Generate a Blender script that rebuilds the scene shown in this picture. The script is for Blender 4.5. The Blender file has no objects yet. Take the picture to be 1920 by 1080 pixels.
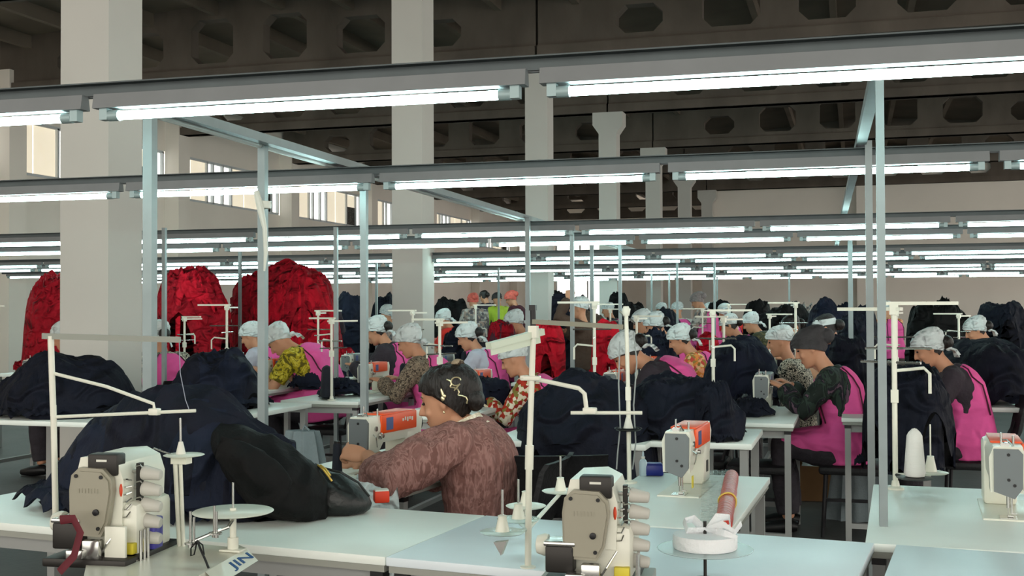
import bpy, bmesh, math, random
from mathutils import Vector, Matrix, Euler, noise
random.seed(7)
R = math.radians
SC = bpy.context.scene
COL = SC.collection

# ------------------------------------------------------------------ camera
FPX, HZ, TH, ROLL = 2160.0, 577.0, R(16.55), 0.004     # focal length (px), horizon row, yaw, roll
CAMH = 1.40
PITCH = math.atan((HZ - 540) / FPX)
_f0 = Vector((-math.sin(TH), math.cos(TH), 0)); _r0 = Vector((math.cos(TH), math.sin(TH), 0))
FW = _f0 * math.cos(PITCH) + Vector((0, 0, math.sin(PITCH)))
_u0 = _r0.cross(FW)
RT = _r0 * math.cos(ROLL) - _u0 * math.sin(ROLL)
UP = RT.cross(FW)
CP = Vector((0, 0, CAMH))
cam = bpy.data.cameras.new('camera'); camo = bpy.data.objects.new('camera', cam); COL.objects.link(camo)
cam.sensor_width = 36.0; cam.lens = 36.0 * FPX / 1920; cam.clip_end = 300
m = Matrix((RT, UP, -FW)).transposed().to_4x4(); m.translation = CP
camo.matrix_world = m
SC.camera = camo

def ray(x, y): return FW + RT * ((x - 960) / FPX) - UP * ((y - 540) / FPX)
def pd(x, y, d): return CP + ray(x, y) * d                    # pixel at a camera depth
def pz(x, y, z):                                              # pixel on a horizontal plane
    r = ray(x, y); return CP + r * ((z - CAMH) / r.z)
def fx(x, d, z=0.0):                                          # pixel column at a depth, put on height z
    p = pd(x, HZ, d); p.z = z; return p

# ------------------------------------------------------------------ world, exposure
W = bpy.data.worlds.new('World'); SC.world = W; W.use_nodes = True
bg = W.node_tree.nodes['Background']; bg.inputs[0].default_value = (1.0, 0.95, 0.86, 1); bg.inputs[1].default_value = 1.5
SC.view_settings.view_transform = 'Standard'; SC.view_settings.look = 'None'
SC.view_settings.exposure = 1.05; SC.view_settings.gamma = 1.0; SC.view_settings.use_curve_mapping = False
TUBE_E = 15.0

# ------------------------------------------------------------------ materials
MATS = {}
def srgb(c):
    return tuple((v / 255 / 12.92) if v / 255 <= .04045 else ((v / 255 + .055) / 1.055) ** 2.4 for v in c)
def mat(name, rgb, rough=.6, metal=0.0, var=0.0, vscale=6.0, bump=0.0, bscale=60.0, emit=0.0, spec=.4, sheen=0.0, fold=0.0, fscale=5.0, trans=0.0, alpha=1.0, obj_coord=True, stretch=(1, 1, 1)):
    if name in MATS: return MATS[name]
    M = bpy.data.materials.new(name); M.use_nodes = True
    nt = M.node_tree; b = nt.nodes['Principled BSDF']
    c = srgb(rgb)
    b.inputs['Base Color'].default_value = (*c, 1); b.inputs['Roughness'].default_value = rough
    b.inputs['Metallic'].default_value = metal; b.inputs['Specular IOR Level'].default_value = spec
    b.inputs['Alpha'].default_value = alpha
    if trans: b.inputs['Transmission Weight'].default_value = trans
    if sheen: b.inputs['Sheen Weight'].default_value = sheen
    if emit:
        b.inputs['Emission Color'].default_value = (*c, 1); b.inputs['Emission Strength'].default_value = emit
    if var or bump:
        tc = nt.nodes.new('ShaderNodeTexCoord'); mp = nt.nodes.new('ShaderNodeMapping')
        mp.inputs['Scale'].default_value = stretch
        nt.links.new(tc.outputs['Object'], mp.inputs['Vector'])
    if var:
        n = nt.nodes.new('ShaderNodeTexNoise'); n.inputs['Scale'].default_value = vscale; n.inputs['Detail'].default_value = 5
        nt.links.new(mp.outputs['Vector'], n.inputs['Vector'])
        mr = nt.nodes.new('ShaderNodeMapRange'); mr.inputs[1].default_value = .3; mr.inputs[2].default_value = .7
        mr.inputs[3].default_value = 1 - var; mr.inputs[4].default_value = 1 + var
        nt.links.new(n.outputs['Fac'], mr.inputs[0])
        mx = nt.nodes.new('ShaderNodeVectorMath'); mx.operation = 'SCALE'; mx.inputs[0].default_value = c
        nt.links.new(mr.outputs[0], mx.inputs['Scale']); nt.links.new(mx.outputs[0], b.inputs['Base Color'])
    if bump:
        n2 = nt.nodes.new('ShaderNodeTexNoise'); n2.inputs['Scale'].default_value = bscale; n2.inputs['Detail'].default_value = 4
        nt.links.new(mp.outputs['Vector'], n2.inputs['Vector'])
        bp = nt.nodes.new('ShaderNodeBump'); bp.inputs['Strength'].default_value = bump; bp.inputs['Distance'].default_value = .02
        nt.links.new(n2.outputs['Fac'], bp.inputs['Height']); nt.links.new(bp.outputs[0], b.inputs['Normal'])
    if fold:
        tc = nt.nodes.new('ShaderNodeTexCoord'); n3 = nt.nodes.new('ShaderNodeTexNoise'); n3.noise_type = 'RIDGED_MULTIFRACTAL'
        n3.inputs['Scale'].default_value = fscale; n3.inputs['Detail'].default_value = 3.0; n3.inputs['Distortion'].default_value = .9
        mp3 = nt.nodes.new('ShaderNodeMapping'); mp3.inputs['Scale'].default_value = (1.0, .55, 1.25); mp3.inputs['Rotation'].default_value = (.5, .4, .6)
        nt.links.new(tc.outputs['Object'], mp3.inputs['Vector']); nt.links.new(mp3.outputs['Vector'], n3.inputs['Vector'])
        bp3 = nt.nodes.new('ShaderNodeBump'); bp3.inputs['Strength'].default_value = fold; bp3.inputs['Distance'].default_value = .14
        nt.links.new(n3.outputs['Fac'], bp3.inputs['Height'])
        if bump: nt.links.new(bp3.outputs[0], bp.inputs['Normal'])
        else: nt.links.new(bp3.outputs[0], b.inputs['Normal'])
    MATS[name] = M
    return M
def pmat(name, cols, scale=14.0, kind='noise', rough=.75, dist=1.0, stretch=(1, 1, 1), stops=None, bump=.25):
    """printed cloth: colour bands over a noise, voronoi or wave pattern"""
    if name in MATS: return MATS[name]
    M = bpy.data.materials.new(name); M.use_nodes = True
    nt = M.node_tree; b = nt.nodes['Principled BSDF']; b.inputs['Roughness'].default_value = rough
    b.inputs['Specular IOR Level'].default_value = .25
    tc = nt.nodes.new('ShaderNodeTexCoord'); mp = nt.nodes.new('ShaderNodeMapping'); mp.inputs['Scale'].default_value = stretch
    nt.links.new(tc.outputs['Object'], mp.inputs['Vector'])
    if kind == 'voronoi':
        t = nt.nodes.new('ShaderNodeTexVoronoi'); t.inputs['Scale'].default_value = scale; out = t.outputs['Color']
        sp = nt.nodes.new('ShaderNodeSeparateColor'); nt.links.new(out, sp.inputs[0]); out = sp.outputs[0]
    elif kind == 'wave':
        t = nt.nodes.new('ShaderNodeTexWave'); t.inputs['Scale'].default_value = scale; t.inputs['Distortion'].default_value = dist
        t.inputs['Detail'].default_value = 3; out = t.outputs['Fac']
    else:
        t = nt.nodes.new('ShaderNodeTexNoise'); t.inputs['Scale'].default_value = scale; t.inputs['Detail'].default_value = 3
        t.inputs['Distortion'].default_value = dist; out = t.outputs['Fac']
    nt.links.new(mp.outputs['Vector'], t.inputs['Vector'])
    r = nt.nodes.new('ShaderNodeValToRGB'); r.color_ramp.interpolation = 'LINEAR' if kind == 'wave' else 'CONSTANT'
    n = len(cols); stops = stops or ([.0] + [.36 + .30 * i / max(1, n - 1) for i in range(1, n)] if kind == 'noise' else [i / n for i in range(n)])
    while len(r.color_ramp.elements) < n: r.color_ramp.elements.new(.5)
    for i in range(n):
        r.color_ramp.elements[i].position = stops[i]; r.color_ramp.elements[i].color = (*srgb(cols[i]), 1)
    nt.links.new(out, r.inputs[0]); nt.links.new(r.outputs[0], b.inputs['Base Color'])
    if bump:
        n2 = nt.nodes.new('ShaderNodeTexNoise'); n2.inputs['Scale'].default_value = 30
        nt.links.new(tc.outputs['Object'], n2.inputs['Vector'])
        bp = nt.nodes.new('ShaderNodeBump'); bp.inputs['Strength'].default_value = bump; bp.inputs['Distance'].default_value = .02
        nt.links.new(n2.outputs['Fac'], bp.inputs['Height']); nt.links.new(bp.outputs[0], b.inputs['Normal'])
    MATS[name] = M
    return M

plaster = mat('painted plaster', (196, 194, 188), .85, var=.03, vscale=1.2)
plaster_far = mat('warm wall plaster', (238, 230, 220), .9, var=.04, vscale=.6)
concrete = mat('dark roof concrete', (96, 87, 79), .9, var=.22, vscale=1.6, bump=.3, bscale=14, stretch=(1, 1, .45))
slabmat = mat('roof slab concrete', (112, 102, 90), .9, var=.15, vscale=1.0)
floormat = mat('worn concrete floor', (70, 68, 66), .55, var=.25, vscale=2.2, bump=.1, bscale=30)
steel = mat('galvanised steel tube', (132, 141, 142), .45, .35, var=.06, vscale=12)
steel_dk = mat('dark steel angle', (74, 82, 84), .5, .3, var=.1, vscale=8)
lampbody = mat('lamp housing enamel', (120, 124, 126), .5, .1, var=.05, vscale=9)
capmat = mat('lamp end cap', (150, 170, 172), .45, .2)
tubemat = mat('lit fluorescent tube', (214, 255, 250), .4, emit=TUBE_E)
whitepl = mat('white plastic', (214, 214, 204), .4)
pipew = mat('white conduit', (206, 204, 200), .5)
blackpl = mat('black plastic', (18, 18, 20), .45)
cable = mat('black cable', (22, 22, 24), .6)
tabletop = mat('white laminate', (234, 240, 234), .35, var=.02, vscale=5, spec=.5)
tableblue = mat('bluish white laminate', (226, 236, 242), .35, var=.02, vscale=5, spec=.5)
tabledge = mat('table edge band', (150, 152, 144), .5)
tframe = mat('table frame paint', (150, 152, 150), .45, .2)
cream = mat('cream machine enamel', (222, 222, 208), .3, spec=.5, var=.02, vscale=20)
greyplate = mat('grey face plate', (108, 114, 116), .4, .2)
beigeplate = mat('beige cover plate', (150, 146, 130), .35)
orange = mat('orange panel', (236, 82, 24), .4)
chrome = mat('chromed steel', (190, 190, 186), .22, .9)
darkmetal = mat('dark oily metal', (52, 50, 48), .45, .6)
blind = mat('cream window board', (236, 224, 200), .8, emit=.35, var=.06, vscale=3)  # weak emission stands in for daylight shining through the boards
glassm = mat('window glass', (205, 232, 240), .08, trans=0.0, alpha=.35)
winframe = mat('white window frame', (200, 204, 206), .5)

# ------------------------------------------------------------------ mesh helpers
class MB:
    def __init__(s): s.v = []; s.f = []; s.mi = []
    def add(s, vs, fs, mi=0):
        o = len(s.v); s.v += [Vector(p) for p in vs]; s.f += [tuple(i + o for i in f) for f in fs]; s.mi += [mi] * len(fs); return s
    def box(s, c, d, rz=0.0, mat3=None, mi=0, bev=0.0):
        x, y, z = d[0] / 2, d[1] / 2, d[2] / 2
        if bev:
            b = min(bev, x * .99, y * .99, z * .99); vs = []; fs = []
            bm = bmesh.new(); bmesh.ops.create_cube(bm, size=1.0)
            for v in bm.verts: v.co = Vector((v.co.x * 2 * x, v.co.y * 2 * y, v.co.z * 2 * z))
            bmesh.ops.bevel(bm, geom=bm.edges[:], offset=b, segments=2, profile=.5, affect='EDGES')
            bm.verts.index_update(); vs = [v.co.copy() for v in bm.verts]; fs = [[v.index for v in f.verts] for f in bm.faces]; bm.free()
        else:
            vs = [Vector(p) for p in ((-x, -y, -z), (x, -y, -z), (x, y, -z), (-x, y, -z), (-x, -y, z), (x, -y, z), (x, y, z), (-x, y, z))]
            fs = [(0, 3, 2, 1), (4, 5, 6, 7), (0, 1, 5, 4), (1, 2, 6, 5), (2, 3, 7, 6), (3, 0, 4, 7)]
        M = mat3 if mat3 else Matrix.Rotation(rz, 3, 'Z')
        return s.add([Vector(c) + M @ p for p in vs], fs, mi)
    def bar(s, p0, p1, w, h=None, mi=0, up=(0, 0, 1)):
        p0, p1 = Vector(p0), Vector(p1); h = h or w; t = (p1 - p0).normalized(); up = Vector(up)
        if abs(t.dot(up)) > .95: up = Vector((0, 1, 0))
        a = t.cross(up).normalized() * w / 2; b = a.cross(t).normalized() * h / 2
        vs = [p + i * a + j * b for p in (p0, p1) for i, j in ((-1, -1), (1, -1), (1, 1), (-1, 1))]
        return s.add(vs, [(3, 2, 1, 0), (4, 5, 6, 7), (0, 1, 5, 4), (1, 2, 6, 5), (2, 3, 7, 6), (3, 0, 4, 7)], mi)
    def loft(s, rings, cap=True, mi=0):
        n = len(rings[0]); vs = [p for r in rings for p in r]; fs = []
        for k in range(len(rings) - 1):
            for i in range(n):
                j = (i + 1) % n; fs.append((k * n + i, k * n + j, (k + 1) * n + j, (k + 1) * n + i))
        if cap: fs.append(tuple(range(n - 1, -1, -1))); fs.append(tuple((len(rings) - 1) * n + i for i in range(n)))
        return s.add(vs, fs, mi)
    def tube(s, pts, r, n=8, mi=0, cap=True, flat=1.0, up=(0, 0, 1)):
        pts = [Vector(p) for p in pts]; m_ = len(pts)
        rs = r if isinstance(r, (list, tuple)) else [r] * m_
        rings = []; a = None
        for i, p in enumerate(pts):
            t = (pts[min(i + 1, m_ - 1)] - pts[max(i - 1, 0)])
            t = t.normalized() if t.length > 1e-9 else Vector((0, 0, 1))
            if a is None:
                u = Vector(up)
                if abs(t.dot(u)) > .9: u = Vector((1, 0, 0))
                a = t.cross(u).normalized()
            else:
                a = a - t * a.dot(t); a = a.normalized() if a.length > 1e-6 else t.orthogonal().normalized()
            b = t.cross(a)
            rr = rs[i]; ra, rb = rr if isinstance(rr, (tuple, list)) else (rr, rr * flat)
            rings.append([p + a * (math.cos(2 * math.pi * k / n) * ra) + b * (math.sin(2 * math.pi * k / n) * rb) for k in range(n)])
        return s.loft(rings, cap, mi)
    def cyl(s, p0, p1, r0, r1=None, n=12, mi=0): return s.tube([p0, p1], [r0, r0 if r1 is None else r1], n, mi)
    def lathe(s, prof, c=(0, 0, 0), n=20, mi=0, ax=None):
        c = Vector(c); M = Matrix.Identity(3) if ax is None else Vector((0, 0, 1)).rotation_difference(Vector(ax)).to_matrix()
        rings = [[c + M @ Vector((max(r, 1e-4) * math.cos(2 * math.pi * k / n), max(r, 1e-4) * math.sin(2 * math.pi * k / n), z)) for k in range(n)] for r, z in prof]
        return s.loft(rings, True, mi)
    def ell(s, c, rad, nu=12, nv=8, M=None, mi=0):
        c = Vector(c); M = M or Matrix.Identity(3); rings = []
        for k in range(nv + 1):
            a = -math.pi / 2 + math.pi * k / nv; cr = max(math.cos(a), .02)
            rings.append([c + M @ Vector((rad[0] * cr * math.cos(2 * math.pi * i / nu), rad[1] * cr * math.sin(2 * math.pi * i / nu), rad[2] * math.sin(a))) for i in range(nu)])
        return s.loft(rings, True, mi)
    def prism(s, poly, h, M=None, mi=0):
        """poly: (x,y) list counter-clockwise, extruded 0..h along local z"""
        M = M or Matrix.Identity(4); n = len(poly)
        vs = [M @ Vector((x, y, 0)) for x, y in poly] + [M @ Vector((x, y, h)) for x, y in poly]
        fs = [tuple(range(n - 1, -1, -1)), tuple(range(n, 2 * n))] + [(i, (i + 1) % n, n + (i + 1) % n, n + i) for i in range(n)]
        return s.add(vs, fs, mi)
    def xf(s, M): s.v = [M @ p for p in s.v]; return s
    def mesh(s, name, mats, smooth=35):
        me = bpy.data.meshes.new(name); me.from_pydata([tuple(p) for p in s.v], [], s.f)
        for mm in (mats if isinstance(mats, (list, tuple)) else [mats]): me.materials.append(mm)
        if any(s.mi): me.polygons.foreach_set('material_index', s.mi)
        if smooth is not None:
            me.polygons.foreach_set('use_smooth', [True] * len(me.polygons)); me.update()
            me.set_sharp_from_angle(angle=R(smooth))
        me.update(); return me
    def build(s, name, mats, parent=None, smooth=35, **kw):
        return link(name, s.mesh(name, mats, smooth), parent, **kw)

def link(name, me, parent=None, loc=None, rz=None, label=None, cat=None, group=None, kind=None):
    o = bpy.data.objects.new(name, me); COL.objects.link(o)
    if parent: o.parent = parent
    if loc is not None: o.location = loc
    if rz is not None: o.rotation_euler = (0, 0, rz)
    return tag(o, label, cat, group, kind)
def tag(o, label=None, cat=None, group=None, kind=None):
    if label: o['label'] = label
    if cat: o['category'] = cat
    if group: o['group'] = group
    if kind: o['kind'] = kind
    return o
def thing(name, loc, rz=0.0, label=None, cat=None, group=None, kind=None, sc=None):
    o = link(name, None, None, loc, rz, label, cat, group, kind); o.empty_display_size = .1
    if sc: o.scale = (sc, sc, sc)
    return o
def dup(root, loc=None, rz=None, label=None, group=None, parent=None):
    c = root.copy(); COL.objects.link(c)
    if parent: c.parent = parent
    if loc is not None: c.location = loc
    if rz is not None: c.rotation_euler = (0, 0, rz)
    if label: c['label'] = label
    if group: c['group'] = group
    for ch in KIDS.get(root, ()) or [k for k in root.children]: dup(ch, parent=c)
    return c
KIDS = {}
def struct(name, mb, mt, parent=None, smooth=None):
    return mb.build(name, mt, parent, smooth, kind=None if parent else 'structure')
# ================================================================== THE HALL
struct('floor', MB().box((2, 28, -.05), (44, 74, .1)), floormat)
CX, COLW = -5.24, .40
COLY = [13.34 + 6 * i for i in range(6)]                      # column line along the hall
ZC = 5.75
WLX = -16.5
# columns with a flared head under each girder
for i, y in enumerate([7.17] + COLY):
    mb = MB(); w = COLW / 2
    def rect(hx, hy, z): return [(CX - hx, y - hy, z), (CX + hx, y - hy, z), (CX + hx, y + hy, z), (CX - hx, y + hy, z)]
    mb.loft([[Vector(p) for p in rect(w, w, 0)], [Vector(p) for p in rect(w, w, ZC - .48)], [Vector(p) for p in rect(w + .14, w, ZC - .28)], [Vector(p) for p in rect(w + .14, w, ZC)]])
    o = mb.build('column', plaster, None, None, kind='structure')
# girders with octagonal openings
OPN = [(1.9, .8, .42), (3.54, .95, .58), (5.18, .9, .72), (6.82, .9, .72), (8.46, .95, .58), (10.1, .8, .42)]
def girder(x0, y, span, name='roof_girder'):
    mb = MB(); t = .13
    top = lambda x: ZC + 1.05 + .45 * (1 - abs(x / span * 2 - 1))
    cuts = [0] + [(OPN[k][0] + OPN[k + 1][0]) / 2 for k in range(5)] + [span]
    sc_ = span / 12.0
    cuts = [c * sc_ if 0 < c < span else c for c in cuts]
    for k, (cx, ow, oh) in enumerate(OPN):
        cx *= sc_; a, b = cuts[k], cuts[k + 1]; z0 = ZC; hw = ow / 2; zb = ZC + .3; zt = zb + oh * 1.15; c = .16
        inn = [(cx - hw + c, zb), (cx + hw - c, zb), (cx + hw, zb + c), (cx + hw, zt - c), (cx + hw - c, zt), (cx - hw + c, zt), (cx - hw, zt - c), (cx - hw, zb + c)]
        out = [(a, z0), (b, z0), (b, zb + c), (b, zt - c), (b, top(b)), (a, top(a)), (a, zt - c), (a, zb + c)]
        for s, yy in ((1, y - t), (-1, y + t)):
            vs = [(x0 + p[0], yy, p[1]) for p in out] + [(x0 + p[0], yy, p[1]) for p in inn]
            fs = []
            for i in range(8):
                j = (i + 1) % 8; q = (i, j, 8 + j, 8 + i); fs.append(q if s > 0 else q[::-1])
            mb.add(vs, fs)
        # reveal of the opening (with its raised rim), underside and top
        o2 = [(x0 + p[0], y - t, p[1]) for p in inn] + [(x0 + p[0], y + t, p[1]) for p in inn]
        mb.add(o2, [(i, (i + 1) % 8, 8 + (i + 1) % 8, 8 + i) for i in range(8)])
        mb.add([(x0 + a, y - t, z0), (x0 + b, y - t, z0), (x0 + b, y + t, z0), (x0 + a, y + t, z0)], [(3, 2, 1, 0)])
    # wider bottom chord
    mb.box((x0 + span / 2, y, ZC + .09), (span, .42, .18))
    return struct(name, mb, concrete)
SPAN = 11.2
GY = COLY + [49.34, 55.34]
for y in COLY[1:] + [49.34, 55.34]: girder(CX - SPAN, y, SPAN - .02)
for y in COLY[1:]: girder(CX + .02, y, SPAN)
girder(CX - SPAN, COLY[0], SPAN - .02); girder(CX + .02, COLY[0], SPAN)
# roof slabs: ribbed panels running between girders
for bx in (CX - SPAN / 2, CX + SPAN / 2, CX + SPAN * 1.5):
    mb = MB()
    for s in (-1, 1):
        p = [(bx - SPAN / 2, ZC + 1.05), (bx, ZC + 1.5), (bx + SPAN / 2, ZC + 1.05)]
    for a, b in ((p[0], p[1]), (p[1], p[2])):
        mb.add([(a[0], -8, a[1]), (b[0], -8, b[1]), (b[0], 62, b[1]), (a[0], 62, a[1])], [(0, 1, 2, 3)])
        mb.add([(a[0], -8, a[1] + .3), (b[0], -8, b[1] + .3), (b[0], 62, b[1] + .3), (a[0], 62, a[1] + .3)], [(3, 2, 1, 0)])
        for k in range(4):
            t = (k + .5) / 4; x = a[0] + (b[0] - a[0]) * t; z = a[1] + (b[1] - a[1]) * t
            mb.box((x, 27, z - .12), (.12, 70, .26))
    struct('ceiling', mb, slabmat)
# left wall with pilasters and window band
mb = MB()
mb.box((WLX - .15, 27, 2.1), (.3, 70, 4.2)); mb.box((WLX - .15, 27, 6.4), (.3, 70, 2.1))
struct('wall_left', mb, plaster_far)
BAYS = [19.34, 25.34, 31.34, 37.34, 43.34, 49.34, 55.34]
for y in [1.34, 7.34, 13.34] + BAYS:
    mb = MB().box((WLX + .2, y, 3.1), (.4, .5, 6.2)); struct('wall_pilaster', mb, plaster_far)
latt = pmat('lattice panel', [(60, 58, 56), (214, 206, 190)], 26, 'noise', dist=2.0, bump=0)
for n, y in enumerate([1.34, 7.34, 13.34] + BAYS[:-1]):
    w = thing('window_%d' % (n + 1), (WLX, y, 4.2), kind='structure')
    L0, L1 = .28, 5.72
    fr = MB()
    for z in (.03, 1.12): fr.box((-.05, 3, z), (.08, L1 - L0, .06))
    xs = [.30, 1.75, 2.05, 2.55, 3.0, 4.55, 5.3, 5.7]
    for v in xs: fr.box((-.05, v, .575), (.08, .06, 1.1))
    fr.build('window_frame', winframe, w, None)
    for a, b in ((.33, 1.0), (1.02, 1.72), (3.05, 3.75), (3.78, 4.52)):
        MB().box((-.08, (a + b) / 2, .575), (.02, b - a - .02, 1.03)).build('window_board', blind, w, None)
    for a, b in ((2.08, 2.52), (2.58, 2.97), (1.78, 2.02), (5.33, 5.67)):
        MB().box((-.08, (a + b) / 2, .575), (.008, b - a - .02, 1.03)).build('pane', glassm, w, None)
    MB().box((-.06, 4.93, .36), (.03, .66, .62)).build('lattice_panel', latt, w, None)
    MB().box((-.08, 4.93, .88), (.02, .66, .4)).build('window_board', blind, w, None)
# far walls
FY = 58.6
mb = MB()
mb.box(((WLX - 15.0) / 2, FY, 3.3), (abs(WLX + 15.0), .3, 6.6)); mb.box((-8.9, FY, 3.3), (7.0, .3, 6.6))
mb.box((-13.7, FY, 3.55), (2.6, .3, 1.1)); mb.box((-13.7, FY, 5.8), (2.6, .3, 1.6)); mb.box((-13.7, FY, .15), (2.6, .3, .3))
struct('wall_back', mb, plaster_far)
dw = thing('window_20', (-13.7, FY, .3), kind='structure')
f2 = MB()
for x in (-1.28, -.45, .4, 1.28): f2.box((x, 0, 1.35), (.06, .1, 2.7))
f2.build('window_frame', winframe, dw, None)
for x in (-.86, -.02, .84): MB().box((x, 0, 1.35), (.78, .02, 2.66)).build('pane', glassm, dw, None)
dw = thing('window_21', (-13.7, FY, 4.1), kind='structure')
f2 = MB()
for x in (-1.27, 0, 1.27): f2.box((x, 0, .45), (.06, .1, .9))
f2.build('window_frame', winframe, dw, None)
for x in (-.63, .63): MB().box((x, 0, .45), (1.2, .02, .86)).build('pane', glassm, dw, None)
struct('wall_partition', MB().box((7.4, 44.0, 3.5), (25.2, .3, 7.0)), plaster_far)
struct('wall_partition_step', MB().box((6.2, 43.6, 3.2), (12.2, .5, 6.4)), plaster_far)

# ================================================================== LIGHT GANTRIES AND LAMPS
DL = R(1.5)
GX = Vector((math.cos(DL), math.sin(DL), 0)); GYV = Vector((-math.sin(DL), math.cos(DL), 0))
LZ = 1.99                                                     # height of the tube axis
def lamp_proto():
    t = thing('tube_lamp', (0, 0, 0))
    MB().add(*(lambda P: ([Vector((x, y, z)) for x in (-.68, .68) for y, z in P], [(3, 2, 1, 0), (4, 5, 6, 7), (0, 1, 5, 4), (1, 2, 6, 5), (2, 3, 7, 6), (3, 0, 4, 7)]))([(-.024, .022), (.024, .022), (.016, .066), (-.016, .066)])).build('housing', lampbody, t, None)
    MB().cyl((-.60, 0, 0), (.60, 0, 0), .0135, n=12).build('tube', tubemat, t)
    for s in (-1, 1):
        MB().cyl((s * .60, 0, 0), (s * .635, 0, 0), .0165, n=12).box((s * .648, 0, .012), (.026, .03, .05)).build('lamp_holder', capmat, t)
    return t
LP = lamp_proto(); KIDS[LP] = list(LP.children)
lamp_used = False
ROWS = [(3.16, 1003), (5.24, 1247), (9.13, 1083), (10.85, 918), (14.0, 1010), (15.6, 900), (18.6, 980), (20.2, 1050), (23.3, 940), (24.9, 1030)]
LAMP_LAB = ['lit fluorescent tube lamp on the rail right over the long white front tables', 'lit fluorescent tube lamp on the rail over the person in the brown cardigan',
            'lit fluorescent tube lamp on the rail above the pink apron workers', 'lit fluorescent tube lamp on the rail just behind the pink apron workers']
for ri, (d, gx) in enumerate(ROWS):
    g = fx(gx, d); pitch = 1.40
    k0, k1 = 99, -99
    for k in range(-12, 13):
        c = g + GX * ((k + .5) * pitch)
        rel = c - Vector((0, 0, 0)); dep = rel.dot(_f0); u = rel.dot(_r0) / max(dep, .1) * FPX + 960
        if not (-330 * 5 / d - 60 < u < 1980 + 330 * 5 / d) or c.x < WLX + 1.2: continue
        if ri > 3 and k % 1 == 0 and c.x > 11: continue
        lab = LAMP_LAB[ri] if ri < 4 else 'lit fluorescent tube lamp in the far rows down the hall'
        loc = (c.x, c.y, LZ)
        if not lamp_used:
            o = LP; o.location = loc; lamp_used = True; o['label'] = lab; o['category'] = 'lamp'; o['group'] = 'tube lamps row %d' % (ri + 1) if ri < 4 else 'far tube lamps'
        else: o = dup(LP, loc, None, lab, 'tube lamps row %d' % (ri + 1) if ri < 4 else 'far tube lamps')
        o.rotation_euler = (0, 0, DL); k0 = min(k0, k); k1 = max(k1, k)
    a = g + GX * (k0 * pitch - .1); b = g + GX * ((k1 + 1) * pitch + .1)
    a.z = b.z = LZ + .083
    rail = thing('lamp_rail', ((a.x + b.x) / 2, (a.y + b.y) / 2, LZ + .083), DL,
                 ['dark steel angle rail carrying the lamps right over the long front tables', 'steel rail carrying the lamps over the person in the brown cardigan', 'steel rail carrying the lamps above the pink apron workers', 'steel rail carrying the lamps just behind the pink apron workers'][ri] if ri < 4 else 'thin steel rail carrying the far lamp rows', 'rail', None if ri < 4 else 'far lamp rails')
    h = (b - a).length / 2
    MB().box((0, .012, 0), (2 * h, .004, .034)).box((0, -.004, .016), (2 * h, .036, .004)).build('angle', steel_dk, rail, None)
    MB().box((0, .03, -.01), (2 * h, .02, .02)).build('conduit', lampbody, rail, None)
# posts and beams along the hall
def gantry(name, pts, x0, d0, d1, label, zt=2.12, pipe=True):
    g = thing(name, fx(x0, d0), 0, label, 'frame'); base = g.location.copy()
    for px, d, w in pts:
        p = fx(px, d) - base
        MB().box((p.x, p.y, zt / 2), (w, w, zt), rz=DL).box((p.x, p.y, .004), (.1, .1, .008)).build('post', steel, g, None)
    n = (d1 - d0) / math.cos(TH - DL)
    a = Vector((0, 0, zt)); b = GYV * n; b.z = zt
    MB().bar(a, b, .042, .036).build('beam', steel, g, None)
    if pipe:
        o = -GX * .06
        MB().cyl(a + o + Vector((0, 0, -.01)), b + o + Vector((0, 0, -.01)), .016, n=10).build('conduit', pipew, g)
        MB().tube([a + o * .5 + GYV * (n * k / 24) + Vector((0, 0, .004 + .006 * math.sin(k * 2.1))) for k in range(25)], .006, 6).build('cable', cable, g)
    return g
gantry('light_gantry', [(281, 4.05, .036), (493, 4.98, .034), (683, 5.87, .033), (990, 9.1, .036), (1110, 12.11, .036)], 281, 4.05, 15.0, 'grey steel post frame with cables running past the white column')
gantry('light_gantry', [(1653, 3.42, .024), (1631, 5.0, .030), (1595, 10.5, .042)], 1653, 3.42, 14.5, 'grey steel post frame beside the red film roll table', pipe=False)
for (px, d) in ((308, 9.2), (630, 9.2), (1073, 9.2), (450, 13), (1270, 15.6), (1340, 15.6), (706, 15.6), (1480, 20), (1222, 20), (1255, 20), (1163, 10.9), (935, 18.6), (1345, 23), (560, 18)):
    p = fx(px, d); s = thing('lamp_post', p, DL, 'slim grey steel post holding up a lamp rail', 'post', 'slim lamp rail posts')
    MB().box((0, 0, 1.025), (.03, .03, 2.05)).build('shaft', steel, s, None); MB().box((0, 0, .004), (.1, .1, .008)).build('foot_plate', steel, s, None)
# ================================================================== PEOPLE (one continuous body each; clothes are children)
skin = mat('skin', (196, 142, 112), .55, var=.06, vscale=9, spec=.35)
skin2 = mat('tanned skin', (170, 116, 88), .55, var=.06, vscale=9, spec=.35)
hairm = mat('black hair', (26, 20, 18), .5, var=.35, vscale=40, bump=.5, bscale=90, stretch=(1, 1, .25))
pinkap = mat('pink apron cloth', (230, 92, 160), .8, var=.06, vscale=8, bump=.2, bscale=18, spec=.2, fold=.35, fscale=7.0)
pipingm = mat('dark apron piping', (70, 16, 40), .7)
whitec = mat('white scarf cloth', (208, 216, 216), .85, var=.06, vscale=14, bump=.5, bscale=26, fold=.6, fscale=16.0)
eyem = mat('dark eye', (24, 18, 16), .3)
lipm = mat('lips', (150, 72, 66), .5)
HP = [(-.118, -.066, -.03, .018), (-.106, -.084, -.005, .036), (-.08, -.088, .03, .053), (-.05, -.090, .062, .063), (-.012, -.089, .085, .070),
      (.028, -.089, .098, .0745), (.06, -.087, .100, .0745), (.086, -.074, .090, .066), (.106, -.046, .066, .049), (.117, -.005, .03, .022)]
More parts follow.
